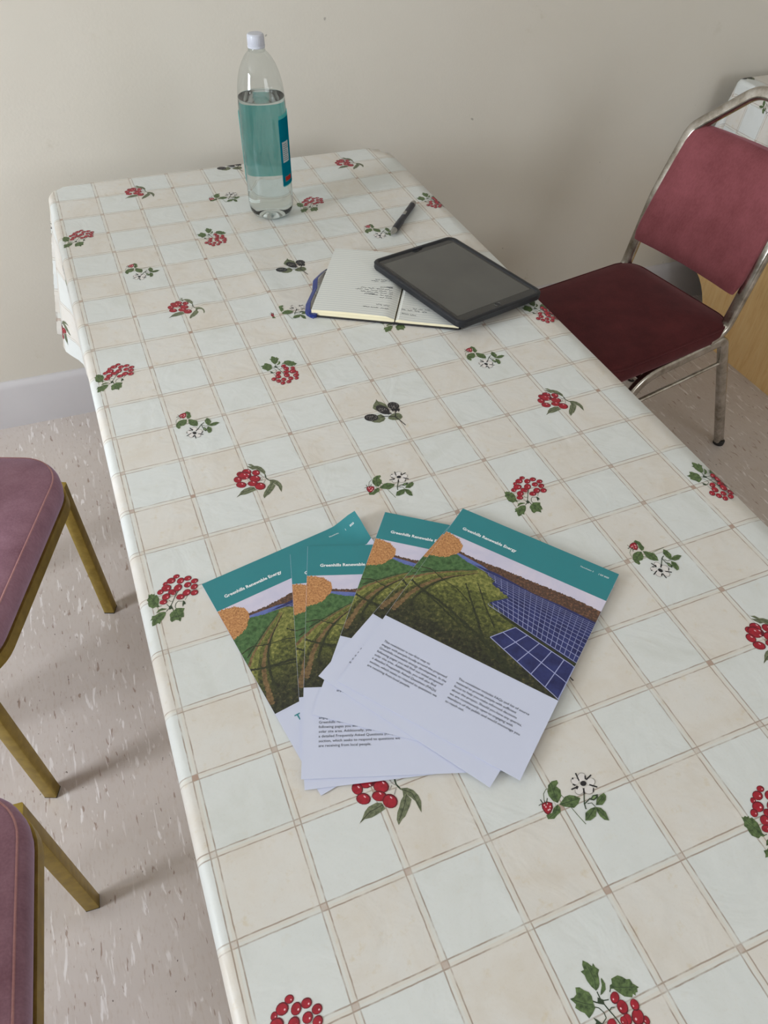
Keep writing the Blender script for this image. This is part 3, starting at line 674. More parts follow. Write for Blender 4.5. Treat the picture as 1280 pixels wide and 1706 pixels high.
# front wall, behind the viewer, with an unseen window added for fill light
VX0, VX1 = .9, 2.5
bm = bmesh.new()
bm_box(bm, (-3.1, -4.28, 0), (3.6, -4.08, WZ0)); bm_box(bm, (-2.5, -4.28, WZ1), (3.6, -4.08, 2.6))
bm_box(bm, (-3.1, -4.28, WZ0), (VX0, -4.08, WZ1)); bm_box(bm, (VX1, -4.28, WZ0), (3.6, -4.08, WZ1))
struct(obj('wall_front', bm, M['wall'], smooth=False))
window('added_fill_window', ((VX0+VX1)/2, -4.18, WZ0), PI/2, VX1-VX0, WZ1-WZ0)

# ------------------------------------------------------------------ table and patterned cloth
class Drape:
    """cloth lying on a rounded rectangular top and hanging over its edges; flat coordinates (x, y) -> space"""
    def __init__(s, x0, x1, y0, far, z, rc, flare, rise=None, r=.011):
        s.x0, s.x1, s.y0, s.far, s.z, s.rc, s.flare, s.r, s.rise = x0, x1, y0, far, z, rc, flare, r, rise
    def near(s, x, y):
        """nearest point of the top's outline (corners rounded) + outward normal + distance"""
        y1 = s.far(x)
        cx = min(max(x, s.x0+s.rc), s.x1-s.rc); cy = min(max(y, s.y0+s.rc), y1-s.rc)
        dx, dy = x-cx, y-cy; L = math.hypot(dx, dy)
        if L <= s.rc: return None
        nx, ny = dx/L, dy/L
        return cx+nx*s.rc, cy+ny*s.rc, nx, ny, L-s.rc
    def at(s, x, y, h=0):
        q = s.near(x, y)
        if q is None: return Vector((x, y, s.z + h + (s.rise(x, y) if s.rise else 0)))
        bx, by, nx, ny, d = q; r = s.r
        lim = r*PI/2
        if d < lim:
            a = d/r
            return Vector((bx+nx*(r+h)*math.sin(a), by+ny*(r+h)*math.sin(a), s.z-r+(r+h)*math.cos(a)))
        e = d-lim; fl = s.flare(bx, by, nx, ny, e)
        sl = min(.9, abs(fl)/max(e, 1e-4)); e2 = e*math.sqrt(max(.1, 1-sl*sl))
        return Vector((bx+nx*(r+fl+h), by+ny*(r+fl+h), s.z-r-e2))

def axis(lo, hi, e0, e1, fine=.0019, coarse=.02, w=.02):
    """grid lines: fine where the cloth rolls over an edge"""
    out = []
    x = lo
    while x < hi:
        out.append(x)
        near = any(-.003 < (e-x)*sg*-1 < w or abs(x-e) < .003 for e, sg in ((e0, -1), (e1, 1)))
        x += fine if near else (.009 if (x < e0 or x > e1) else coarse)
    out.append(hi); return out

CM = ['cloth', 'red', 'dred', 'pink', 'green', 'dgreen', 'lgreen', 'olv', 'dolv', 'gry', 'wht', 'blk']
# the oilcloth has crept a little out of square: drift of the print in mm, cubic over the table top
CX = [-1.947, 1.729, 3.565, -2.766, -3.469, 1.878, 5.126, 2.884, 1.338, 4.397]
CY = [-4.633, 16.302, 9.219, -25.917, 0.656, 2.318, -7.771, 4.037, -6.04, -0.29]
def drift(u, v):
    a = min(max((u-4)/5, -1), .95); b = min(max((v-10.5)/10.5, -1), 1.05)
    F = [a**i*b**j for i in range(4) for j in range(4-i)]
    return sum(p*q for p, q in zip(F, CX))*.001, sum(p*q for p, q in zip(F, CY))*.001
def tablecloth(name, D, hang, ox, oy, motifs, warp=None, turn=1):
    def uv_at(x, y):
        u, v = (x-ox)/U, (oy-y)/V
        if warp:
            for _ in range(4):
                dx, dy = warp(u, v); u, v = (x-ox-dx)/U, (oy-y+dy)/V
        return u, v
    """grid of the cloth + its printed sprigs in one mesh; (ox, oy) = where tile corner (0, 0) lies"""
    bm = bmesh.new(); uv = bm.loops.layers.uv.verify()
    ym = max(D.far(D.x0), D.far(D.x1))
    xs = axis(D.x0-hang, D.x1+hang, D.x0, D.x1); ys = axis(D.y0-hang, ym+hang, D.y0, ym, coarse=.02)
    # the far edge runs at a slight slant: keep the grid fine over its whole band
    extra = []
    lo = min(D.far(D.x0), D.far(D.x1))-.004
    y = lo
    while y < ym+.022: extra.append(y); y += .002
    ys = sorted(set([q for q in ys if q < lo or q > ym+.022] + extra))
    vv = [[bm.verts.new(D.at(x, y)) for x in xs] for y in ys]
    UVS = {(i, j): uv_at(x, y) for i, x in enumerate(xs) for j, y in enumerate(ys)}
    for j in range(len(ys)-1):
        for i in range(len(xs)-1):
            q = D.near((xs[i]+xs[i+1])/2, (ys[j]+ys[j+1])/2)
            if q and q[4] > hang*1.04: continue            # the cloth's corners are rounded off
            f = bm.faces.new((vv[j][i], vv[j][i+1], vv[j+1][i+1], vv[j+1][i]))
            for lp, (a, c) in zip(f.loops, ((i, j), (i+1, j), (i+1, j+1), (i, j+1))):
                lp[uv].uv = UVS[a, c]
    bmesh.ops.delete(bm, geom=[v for v in bm.verts if not v.link_faces], context='VERTS')
    pr = Print()
    xmin, xmax, ymin, ymax = D.x0-hang+.01, D.x1+hang-.01, D.y0-hang+.01, ym+hang-.01
    for key, mirror, u0, v0 in motifs:
        for m in range(-2, 4):
            for k in range(-2, 6):
                ca, sa = (math.cos(math.radians(MIRROR[key])), math.sin(math.radians(MIRROR[key]))) if mirror else (1, 0)
                ax, ay = ox+(u0+6*m)*U, oy-(v0+6*k)*V
                if warp: dx, dy = warp(u0+6*m, v0+6*k); ax += dx; ay += dy
                if not (xmin-.05 < ax < xmax+.05 and ymin-.05 < ay < ymax+.05): continue
                pr.k = 0
                for kind, c, wd, fl in MOTIF[key]:
                    pts = [(fl[i]*1e-4, (-1 if mirror and key == 'W' else 1)*fl[i+1]*1e-4) for i in range(0, len(fl), 2)]
                    pts = [(ax+turn*(px*ca-py*sa), ay+turn*(px*sa+py*ca)) for px, py in pts]
                    if any(not (xmin < p[0] < xmax and ymin < p[1] < ymax) for p in pts): continue
                    q = D.near(*pts[0])
                    if q and q[4] > hang*.95: continue
                    mi = CM.index(c)
                    if kind == 'P': pr.poly(pts, mi)
                    else: pr.line(pts, wd*1e-4, mi)
    e = [0, .002, .004, .006, .008, .010, .012, .014, .0175, .03, .05, .07]
    pr.cut([D.x0-q for q in e]+[D.x1+q for q in e], [lo+q for q in e]+[lo+.02, lo+.025, lo+.03])
    pr.add(bm, lambda x, y, h: D.at(x, y, .00015+h*.000006))
    o = obj(name, bm, [M[c] for c in CM], angle=60)
    return o

MIRROR = {'R1': -131.5, 'W': -71}     # the print also carries these two sprigs turned (currants) and mirrored (strawberry)
SPRIGS = [('R1', False, -.72, 2.09), ('R1', True, 2.40, 3.01), ('R2', False, 1.11, .01), ('W', False, 3.23, .95), ('W', True, .41, 4.13), ('B', False, 3.88, 5.02)]
def flare_main(bx, by, nx, ny, e):
    f = .010*math.sin(bx*9+1)*math.sin(by*8.0)*e/.25
    # the far left corner hangs in two loose folds
    if nx < -.3:
        f += e*.16*math.exp(-(max(0, .05-by)/.17)**2)*(1+.22*math.sin(by*42))
    if ny > .3: f += e*.10*math.exp(-((bx+.06)/.1)**2)
    return f
def rise_main(x, y):
    # soft fold lines left in the oilcloth
    def ridge(ax, ay, cx, cy, h, wd):
        dx, dy = cx-ax, cy-ay; L2 = dx*dx+dy*dy
        t = ((x-ax)*dx+(y-ay)*dy)/L2
        if t < 0 or t > 1: return 0
        d = abs((x-ax)*dy-(y-ay)*dx)/math.sqrt(L2)
        return h*math.exp(-(d/wd)**2)*math.sin(PI*t)
    return ridge(.230, -.27, .256, -.64, .003, .014)+ridge(.10, -.42, .135, -.52, .002, .012)
D1 = Drape(-.085, .672, -1.80, lambda x: .104-.045*x, H+.0015, .045, flare_main, rise_main)
cl = tablecloth('tablecloth', D1, .36, 0, 0, SPRIGS, drift)
tag(cl, 'cream checked oilcloth with berry sprigs covering the long table', 'tablecloth')

tb = tag(empty('dining_table', (.29, -.85, 0)), 'long table hidden under the berry print oilcloth', 'table')
bm = bmesh.new()
tp = [(x-.29, y+.85+(.104-.045*x-.085 if y > -.5 else 0)) for x, y in rrect(-.082, .669, -1.796, .080, .05, 8)]
loft(bm, [[(x, y, z) for x, y in tp] for z in (H-.028, H)])
obj('tabletop', bm, M['wood'], tb)
for x in (.03, .56):
    for y in (-1.68, -.02):
        bm = bmesh.new(); tube(bm, [(x-.29, y+.85, 0), (x-.29, y+.85, H-.028)], rsect(.035, .035, .004), up=(0, 1, 0))
        obj('leg', bm, M['chrome'], tb)
# ------------------------------------------------------------------ newsletters fanned on the table
def mat_field():
    n = NT('printed_field')
    uv = n.coords('UV'); sp = n.n.new('ShaderNodeSeparateXYZ'); n.l.new(uv, sp.inputs[0])
    t = n.math('MULTIPLY', sp.outputs[1], -1)                      # metres down the page
    g = n.noise(uv, 210, 6, .72, .4); g2 = n.noise(uv, 45, 4, .6)
    a = n.ramp(g, [(.36, srgb(44, 50, 30)), (.5, srgb(86, 92, 44)), (.62, srgb(120, 122, 62)), (.72, srgb(160, 152, 88))])
    d = n.ramp(g, [(.40, srgb(26, 28, 22)), (.56, srgb(52, 54, 36)), (.70, srgb(104, 94, 62))])
    k = n.math('ADD', n.step(t, .11, .195), n.math('MULTIPLY', n.math('SUBTRACT', g2, .5), .9), clamp=True)
    n.base(n.mix(k, a, d)); n.set(Roughness=.45); return n.m
def mat_speck(name, stops, scale, rough=.45):
    n = NT(name); n.base(n.ramp(n.noise(n.coords('UV'), scale, 6, .7, .3), stops)); n.set(Roughness=rough); return n.m
PM = {
 'paper': flat('matt_paper', srgb(198, 203, 224), .55, var=.015, scale=6),
 'teal': flat('printed_teal', srgb(44, 126, 134), .42, var=.03, scale=10),
 'white': flat('printed_white', srgb(232, 236, 240), .45, var=.01),
 'ink': flat('printed_ink', srgb(46, 52, 66), .5, var=.05),
 'sky': mat_speck('printed_sky', [(.3, srgb(186, 186, 212)), (.7, srgb(212, 204, 220))], 14),
 'field': mat_field(),
 'lime': mat_speck('printed_grass', [(.32, srgb(62, 70, 34)), (.5, srgb(112, 116, 58)), (.68, srgb(158, 154, 88))], 230),
 'deep': mat_speck('printed_meadow', [(.34, srgb(44, 72, 40)), (.52, srgb(70, 104, 62)), (.7, srgb(96, 124, 76))], 170),
 'track': mat_speck('printed_track', [(.3, srgb(70, 54, 38)), (.5, srgb(112, 90, 60)), (.7, srgb(150, 124, 84))], 200),
 'shade': mat_speck('printed_dark_grass', [(.35, srgb(26, 32, 22)), (.65, srgb(56, 60, 38))], 200),
 'rust': mat_speck('printed_rust_tree', [(.3, srgb(104, 66, 42)), (.48, srgb(176, 122, 76)), (.66, srgb(212, 164, 112))], 420),
 'hedge': mat_speck('printed_hedge', [(.3, srgb(44, 34, 34)), (.52, srgb(88, 64, 52)), (.72, srgb(150, 106, 78))], 330),
 'panel': mat_speck('printed_solar_blue', [(.3, srgb(28, 32, 78)), (.7, srgb(48, 56, 112))], 60),
 'pline': flat('printed_panel_line', srgb(150, 156, 196), .45),
 'pfar': mat_speck('printed_far_panels', [(.3, srgb(66, 84, 150)), (.7, srgb(112, 124, 184))], 120),
 'sheet': flat('inner_paper', srgb(206, 205, 216), .6, var=.01),
}
PK = list(PM)
def cover_art(heading, pr, tx):
    """newsletter front page, millimetres from its top left corner (y down) drawn into pr (art) and tx (lettering)"""
    c = lambda P: [(x*.001, -y*.001) for x, y in P]
    clipx = lambda P: [(min(max(x, .2), 209.8), y) for x, y in P]
    A = lambda P, m: pr.poly(c(clipx(P)), PK.index(m))
    def Ln(P, w, m, w1=None): pr.line(c(clipx(P)), w*.001, PK.index(m), None if w1 is None else w1*.001)
    def Ru(P, w, m, w1, jit=.35):
        """soft-edged rut: a curve through P whose width wanders"""
        Q = []
        for i in range(len(P)-1):
            p0, p1, p2, p3 = P[max(i-1, 0)], P[i], P[i+1], P[min(i+2, len(P)-1)]
            k = max(2, int(math.hypot(p2[0]-p1[0], p2[1]-p1[1])/1.6))
            for j in range(k):
                t = j/k
                Q.append(tuple(.5*(2*b+(d-a)*t+(2*a-5*b+4*d-e)*t*t+(-a+3*b-3*d+e)*t**3) for a, b, d, e in zip(p0, p1, p2, p3)))
        Q.append(P[-1]); n = len(Q)-1
        L, R = stroke2d(Q, 1)
        pts = []
        for side in (L, R[::-1]):
            for i, q in enumerate(side):
                k = i if side is L else n-i
                W = (w+(w1-w)*k/n)*(1+random.uniform(-jit, jit)); b = Q[k]
                pts.append((b[0]+(q.x-b[0])*W, b[1]+(q.y-b[1])*W))
        pr.poly(c(clipx(pts)), PK.index(m))
    def rag(P, amp, step=1.2):
        out = []
        for (x0, y0), (x1, y1) in zip(P, P[1:]):
            k = max(1, int(math.hypot(x1-x0, y1-y0)/step))
            for i in range(k): out.append((x0+(x1-x0)*i/k, y0+(y1-y0)*i/k+random.uniform(-amp, amp)))
        out.append(P[-1]); return out
    random.seed(5)
    A([(0, 0), (210, 0), (210, 46.5), (0, 46.5)], 'teal')
    A([(0, 46.5), (210, 46.5), (210, 84), (0, 84)], 'sky')
    A([(0, 80), (25, 76), (45, 77), (62, 79), (80, 82), (120, 100), (210, 130), (210, 198), (0, 198)], 'field')
    # far horizon: hedge, woods, distant rows of panels
    hz = rag([(27, 66), (40, 68), (52, 68.5), (60, 68), (75, 66.5), (98, 65.6), (139, 64), (175, 62.5), (210, 64)], .8)
    A(hz + [(210, 83), (172, 80.5), (132, 81), (84, 76), (60, 77), (27, 72)], 'hedge')
    A([(25.5, 73.4), (29, 70.4), (62, 73.6), (72, 76), (70, 80.5), (60, 79), (25.6, 77)], 'pfar')
    # solar field
    quad = ((86, 121.5), (52.7, 76.6), (210, 81.5), (211.5, 144))     # lower left, upper left, upper right, lower right
    def bil(q, s, t):
        (ax, ay), (bx, by), (cx, cy), (dx, dy) = q
        x0, y0 = ax+(bx-ax)*t, ay+(by-ay)*t; x1, y1 = dx+(cx-dx)*t, dy+(cy-dy)*t
        return (x0+(x1-x0)*s, y0+(y1-y0)*s)
    A([(52.7, 76.9), (84.4, 75.5), (131.5, 80.5), (171.6, 80), (209.8, 82), (209.8, 143.7), (205.3, 146.1), (164.2, 138.5), (138, 132.4), (93.6, 119.6), (104, 108), (110.8, 101.2), (97, 98), (85.1, 92.7), (86, 86), (75, 83), (67.6, 79)], 'panel')
    def inside(x, y):                                  # right of the ragged near edge of the solar field
        for (x0, y0), (x1, y1) in zip(((56, 76), (75, 83), (86, 90), (110, 101), (94, 119.6)), ((75, 83), (86, 90), (110, 101), (94, 119.6), (80, 121))):
            if min(y0, y1) <= y <= max(y0, y1): return x > x0+(x1-x0)*(y-y0)/(y1-y0+1e-9)
        return True
    def grid_line(P, w, w1=None):
        run = []
        for p in P:
            if inside(*p): run.append(p)
            else:
                if len(run) > 1: Ln(run, w, 'pline', w1)
                run = []
        if len(run) > 1: Ln(run, w, 'pline', w1)
    for t in (.0, .13, .25, .36, .46, .55, .63, .70, .76, .81, .86, .90, .94):
        grid_line([bil(quad, i/40, t) for i in range(3, 41)], .75*(1-.6*t))
    for i in range(1, 20):
        s = (i/20)**.9
        grid_line([bil(quad, s, j/24) for j in range(0, 24)], .6, .25)
    Ln([(112, 128), (140, 133.5), (165, 139.5), (209.8, 147.5)], 3.4, 'shade', 5)
    q2 = ((115.2, 162.2), (134.1, 135.5), (212.5, 150), (211, 196))
    A([(115.2, 162.2), (134.1, 135.5), (209.8, 149.6), (209.8, 194.2), (164.1, 180.4)], 'panel')
    for t in (0, .5, 1): Ln([bil(q2, i/12, t) for i in range(13)], 1.0, 'pline')
    for s in (0, .2, .4, .6, .8, .98): Ln([bil(q2, s, 0), bil(q2, s, 1)], 1.0, 'pline')
    # meadow, tree and tracks on the left
    A(rag([(0, 91), (20, 84), (28, 73), (45, 78), (62, 80), (60, 85), (43, 95), (26, 107), (11, 119), (0, 130)], .8, 1), 'deep')
    A(rag([(0, 47), (10, 47.5), (20, 50), (29, 58), (30.5, 66), (28.5, 73), (20, 84), (10, 89), (0, 92)], 1.6, .8) , 'rust')
    A(rag([(60, 84), (66, 80), (80, 86), (86, 93), (108, 101), (100, 108), (84, 110), (62, 113), (48, 118), (34, 128), (26, 138), (32, 122), (44, 104), (60, 84)], 1.6, 1), 'lime')
    A(rag([(62, 83), (66, 85), (42, 99), (21, 118), (8, 138), (0.2, 156), (0.2, 134), (11, 121), (27, 108), (44, 96)], .8, 1), 'lime')
    Ru([(61, 84.5), (43.5, 95.7), (26.6, 107.9), (11.2, 120.2), (.4, 132.1)], .8, 'track', 3.6)
    Ru([(63, 85.5), (52.3, 97), (36.2, 110.9), (22, 127), (12, 146), (6, 168), (2, 186)], 1.0, 'track', 7)
    Ru([(65, 86.5), (45, 103.5), (29, 122), (20, 142), (14, 166)], .7, 'shade', 3.4)
    Ru([(59.5, 84), (41, 95), (22, 108), (4, 121)], .4, 'shade', 1.5)
    for P, w0, w1 in (([(.3, 113.6), (14.7, 111), (33, 117.3), (53, 121), (75, 132)], 1.6, 1.2), ([(.3, 137), (18.5, 143.1), (47, 153), (80, 166)], 2.6, 2.2), ([(58, 108), (75, 128), (94, 150), (112, 170), (150, 192)], 1.6, 4),
                      ([(18.4, 142.6), (53.8, 150.2), (93.9, 164.2), (130, 178), (160, 195)], 2.2, 5), ([(70, 100), (92, 126), (114, 148)], 1.0, 2.0)):
        Ru(P, w0, 'shade', w1, .6)
    A([(0, 197.2), (210, 197.2), (210, 198.6), (0, 198.6)], 'paper')
    for k in range(22):
        t = random.uniform(-.4, 1.6); x, y = 2+24*math.sin(t), 69-19*math.cos(t); s_ = random.uniform(1.6, 3.6)
        A([(x+s_*random.uniform(.6, 1.3)*math.cos(q*PI/4), y+s_*random.uniform(.6, 1.3)*math.sin(q*PI/4)) for q in range(8)], 'rust')
    # lettering
    def T(s, x, y, size=None, width=None, mat='ink', bold=0.0):
        pol, w = text_polys(s, 1, bold)
        k = size if size else width/w
        for q in pol: tx.poly([((x+px*k)*.001, (-y+py*k)*.001) for px, py in q], PK.index(mat), 1)
    fs = 82/text_polys('members of the public and would encourage you', 1)[1]
    T('Greenhills Renewable Energy', 15.6, 33.2, size=6.2, mat='white', bold=.028)
    T('Newsletter 2', 165.5, 13.4, size=3.1, mat='white')
    T('| Q3 2025', 188.5, 13.4, size=3.1, mat='white', bold=.02)
    if heading: T('Th', 16.4, 216, size=10.2, mat='teal', bold=.02)
    for i, s in enumerate(('This newsletter is our first step to', 'engage with people locally around the proposed', 'Greenhills renewable energy development. In the', 'following pages you will find our initial proposed', 'solar site area. Additionally, you will also find', 'a detailed Frequently Asked Questions (FAQs)', 'section, which seeks to respond to questions we', 'are receiving from local people.')):
        T(s, 16.4, 229.0+i*5.1, size=fs)
    for i, s in enumerate(('This newsletter includes FAQs and list of source', 'material to provide people with sufficient', 'focus to help you make informed decisions', 'about the project. Should you have any queries,', 'we are continuously open to engaging with', 'members of the public and would encourage you', 'to reach out.')):
        T(s, 108.6, 229.0+i*5.1, size=fs)

ART = {}
for hd in (True, False):
    pr, tx = Print(), Print(); cover_art(hd, pr, tx)
    pr.cut([.0105*i for i in range(1, 20)], [-.0135*i for i in range(1, 22)])
    ART[hd] = (pr, tx)

def newsletter(BL, ang, z, curl, label, heading=False):
    """A4 leaflet; BL = its bottom left corner, ang = direction of its left edge, curl(x, y) = lift of the paper"""
    a = math.radians(ang)
    root = empty('newsletter', (BL[0], BL[1], z), a-PI/2)
    tag(root, label, 'newsletter', 'fanned newsletters on the table')
    TH = .0005
    P = lambda x, y, h: Vector((x, .297+y, h+curl(x*1000, -y*1000)))
    bm = bmesh.new()
    nx, ny = 20, 22
    def sheet(z0, z1, ins):
        g = {}
        for i in range(nx+1):
            for j in range(ny+1):
                x = ins+(.210-2*ins)*i/nx; y = -(ins+(.297-2*ins)*j/ny)
                g[i, j, 1] = bm.verts.new(P(x, y, z1)); g[i, j, 0] = bm.verts.new(P(x, y, z0))
        for i in range(nx):
            for j in range(ny):
                bm.faces.new((g[i, j+1, 1], g[i+1, j+1, 1], g[i+1, j, 1], g[i, j, 1]))
                bm.faces.new((g[i, j, 0], g[i+1, j, 0], g[i+1, j+1, 0], g[i, j+1, 0]))
        ring = [(i, 0) for i in range(nx)]+[(nx, j) for j in range(ny)]+[(i, ny) for i in range(nx, 0, -1)]+[(0, j) for j in range(ny, 0, -1)]
        for p, q in zip(ring, ring[1:]+ring[:1]): bm.faces.new((g[(*p, 0)], g[(*p, 1)], g[(*q, 1)], g[(*q, 0)]))
    sheet(.0006, .0009, 0)
    pr, tx = ART[heading]
    lift = lambda x, y: min(.0008, .12*curl(x*1000, -y*1000))
    pr.add(bm, lambda x, y, h: P(x, y, .00094+h*.0000022+lift(x, y)))
    tx.add(bm, lambda x, y, h: P(x, y, .00094+(pr.k+6)*.0000022+1.3*lift(x, y)))
    obj('front_cover', bm, [PM[k] for k in PK], root, angle=50)
    bm = bmesh.new(); sheet(0, .0005, .0006)
    obj('inner_pages', bm, PM['sheet'], root, angle=50)
    return root

def smooth(x, a, b):
    t = min(max((x-a)/(b-a), 0), 1); return t*t*(3-2*t)
TC = H+.0022
flatc = lambda x, y: 0
def curl1(x, y):   # far right corner bent up, top edge waving
    d = ((x-173)*47-y*37)/59.8                       # beyond the crease across the corner
    return .012*smooth(d, 0, 30) if d > 0 else 0
def curl4(x, y): return .0
FAN = [((.0282, -1.3684), 99.6, 0, curl1, 'newsletter turned furthest left in the fan, its teal top corner curling up', True),
       ((.0153, -1.3580), 75.5, 1, flatc, 'newsletter mostly hidden, a thin strip showing at the left of the one above', False),
       ((.0153, -1.3470), 70.7, 2, flatc, 'newsletter standing upright in the fan with a blank foot and text at lower left', False),
       ((.0465, -1.2860), 53.2, 3, curl4, 'newsletter whose teal corner with white title sticks out at the top middle of the fan', False),
       ((.0671, -1.2463), 32.9, 4, curl4, 'newsletter just under the top one, its teal corner showing at the top right', False),
       ((.0839, -1.2606), 37.3, 5, flatc, 'topmost newsletter of the fan showing solar panels and two columns of text', False)]
for BL, ang, k, cf, lab, hd in FAN:
    newsletter(BL, ang, TC+.00105*k, cf, lab, hd)
# ------------------------------------------------------------------ bottle of water
BX, BY = .329, -.170
bt = tag(empty('water_bottle', (BX, BY, H+.0022)), 'large clear plastic water bottle with white cap and teal label', 'bottle')
def pet():
    n = NT('clear_plastic')
    tr = n.n.new('ShaderNodeBsdfTransparent'); tr.inputs[0].default_value = (.93, .95, .95, 1)
    gl = n.n.new('ShaderNodeBsdfGlossy'); gl.inputs['Roughness'].default_value = .04
    lw = n.n.new('ShaderNodeLayerWeight'); lw.inputs[0].default_value = .5
    fr = n.math('MULTIPLY_ADD', n.math('POWER', lw.outputs[1], 4.0), .55, .05)
    bp_ = n.n.new('ShaderNodeBump'); n.l.new(n.noise(n.coords(), 30, 3), bp_.inputs['Height']); bp_.inputs['Strength'].default_value = .25; bp_.inputs['Distance'].default_value = .003
    n.l.new(bp_.outputs[0], gl.inputs['Normal'])
    mx = n.n.new('ShaderNodeMixShader'); n.l.new(fr, mx.inputs[0]); n.l.new(tr.outputs[0], mx.inputs[1]); n.l.new(gl.outputs[0], mx.inputs[2])
    n.l.new(mx.outputs[0], n.out.inputs[0]); return n.m
PET = pet()
def water():
    n = NT('water')
    g = n.n.new('ShaderNodeBsdfRefraction'); g.inputs['IOR'].default_value = 1.33; g.inputs['Roughness'].default_value = 0; g.inputs[0].default_value = (.95, .98, .98, 1)
    gl = n.n.new('ShaderNodeBsdfGlossy'); gl.inputs['Roughness'].default_value = 0
    fr = n.n.new('ShaderNodeFresnel'); fr.inputs[0].default_value = 1.33
    mx = n.n.new('ShaderNodeMixShader'); n.l.new(fr.outputs[0], mx.inputs[0]); n.l.new(g.outputs[0], mx.inputs[1]); n.l.new(gl.outputs[0], mx.inputs[2])
    n.l.new(mx.outputs[0], n.out.inputs[0]); return n.m
prof = [(.0, .012), (.010, .0105), (.020, .005), (.027, .0008), (.033, .0006), (.0385, .004), (.0425, .010), (.0447, .020), (.0453, .040), (.0450, .075), (.0446, .085), (.0450, .1), (.0453, .14), (.0447, .19), (.0440, .215), (.0420, .238), (.0378, .258), (.0315, .275), (.0235, .288), (.0160, .296), (.0128, .301), (.0124, .306)]
def fine(P, k=3):
    out = []
    for i in range(len(P)-1):
        p0, p1, p2, p3 = P[max(i-1, 0)], P[i], P[i+1], P[min(i+2, len(P)-1)]
        for j in range(k):
            t = j/k
            out.append(tuple(.5*(2*b+(c-a)*t+(2*a-5*b+4*c-d)*t*t+(-a+3*b-3*c+d)*t**3) for a, b, c, d in zip(p0, p1, p2, p3)))
    out.append(P[-1]); return out
def petal(r, z, k, n):
    """five moulded feet round the base"""
    w = max(0, 1-z/.03)
    return r*(1-.06*w*(.5+.5*math.cos(5*2*PI*k/n)))
bm = bmesh.new(); N = 60
FP = fine(prof[1:])
loft(bm, [[(petal(r, z, k, N)*math.cos(2*PI*k/N), petal(r, z, k, N)*math.sin(2*PI*k/N), z) for k in range(N)] for r, z in FP], True, False)
obj('bottle_body', bm, PET, bt)
WL = .222
wp = [(max(r-.0007, .0005), max(z, .0015)+.0006) for r, z in FP if z < WL-.002]
rt = .0433-.0007
wp += [(rt, WL-.002), (rt+.0002, WL), (rt-.0012, WL-.0006), (rt-.006, WL-.001), (.02, WL-.001)]
bm = bmesh.new()
loft(bm, [[(petal(r, z, k, N)*math.cos(2*PI*k/N), petal(r, z, k, N)*math.sin(2*PI*k/N), z) for k in range(N)] for r, z in wp], True, True)
tag(obj('water', bm, water(), bt), 'clear water')
# neck ring and cap with ribs
bm = bmesh.new(); lathe(bm, [(.0122, .2955), (.0152, .2962), (.0156, .2985), (.0152, .3005), (.0122, .3012)], 40)
obj('neck_ring', bm, PET, bt)
capm = flat('white_plastic_cap', srgb(190, 193, 204), .35, var=.02)
bm = bmesh.new(); n = 90
rings = []
for r, z, rib in ((.0147, .3015, 0), (.0155, .302, 0), (.0156, .305, 0), (.0150, .3056, 0), (.0154, .3062, 1), (.0152, .318, 1), (.0146, .3215, 0), (.0128, .3232, 0), (.006, .3236, 0)):
    rings.append([((r-(.0004*rib if k % 3 == 0 else 0))*math.cos(2*PI*k/n), (r-(.0004*rib if k % 3 == 0 else 0))*math.sin(2*PI*k/n), z) for k in range(n)])
loft(bm, rings)
tag(obj('cap', bm, capm, bt), 'white ribbed screw cap')
# label: a film round the back with its printed end on the right
def film(name, c, op):
    n = NT(name)
    df = n.n.new('ShaderNodeBsdfDiffuse'); tl = n.n.new('ShaderNodeBsdfTranslucent'); tr = n.n.new('ShaderNodeBsdfTransparent')
    col = n.ramp(n.noise(n.coords(), 25, 3), [(.3, tuple(v*.88 for v in c[:3])+(1,)), (.7, c)])
    for q in (df, tl): n.l.new(col, q.inputs[0])
    tr.inputs[0].default_value = tuple(.35+.65*v for v in c[:3])+(1,)
    a = n.n.new('ShaderNodeMixShader'); a.inputs[0].default_value = .5; n.l.new(df.outputs[0], a.inputs[1]); n.l.new(tl.outputs[0], a.inputs[2])
    b_ = n.n.new('ShaderNodeMixShader'); b_.inputs[0].default_value = op; n.l.new(tr.outputs[0], b_.inputs[1]); n.l.new(a.outputs[0], b_.inputs[2])
    n.l.new(b_.outputs[0], n.out.inputs[0]); return n.m
LM = [film('teal_label_film', srgb(96, 200, 200), .62), film('teal_label_ink', srgb(6, 132, 158), .97), film('label_white', srgb(226, 230, 232), .98), film('label_grey', srgb(120, 140, 150), .98), film('label_red', srgb(212, 70, 62), .98)]
def patch(bm, a0, a1, z0, z1, r, mat, n=24):
    for k in range(n):
        p, q = math.radians(a0+(a1-a0)*k/n), math.radians(a0+(a1-a0)*(k+1)/n)
        for m in range(4):
            za, zb = z0+(z1-z0)*m/4, z0+(z1-z0)*(m+1)/4
            f = bm.faces.new([bm.verts.new((r*math.cos(t), r*math.sin(t), z)) for t, z in ((p, za), (q, za), (q, zb), (p, zb))])
            f.material_index = mat
VD = math.degrees(math.atan2(-1.66-BY, -.036-BX))           # direction from the bottle to where the picture was taken
bm = bmesh.new()
LZ0, LZ1 = .066, .197
R0 = .0456
patch(bm, VD+38, VD+276, LZ0, LZ1, R0, 0, 60)
bmesh.ops.remove_doubles(bm, verts=bm.verts[:], dist=1e-6)
LB = tag(obj('label', bm, LM, bt, angle=60), 'translucent teal wrap label')
bm = bmesh.new()
patch(bm, VD+36, VD+84, LZ0+.002, LZ1-.006, R0+.0002, 1, 16)
patch(bm, VD+42, VD+66, .112, .150, R0+.0004, 2, 8)
for i in range(9): patch(bm, VD+44, VD+64-(i % 3)*3, .116+i*.0036, .117+i*.0036, R0+.0006, 3, 6)
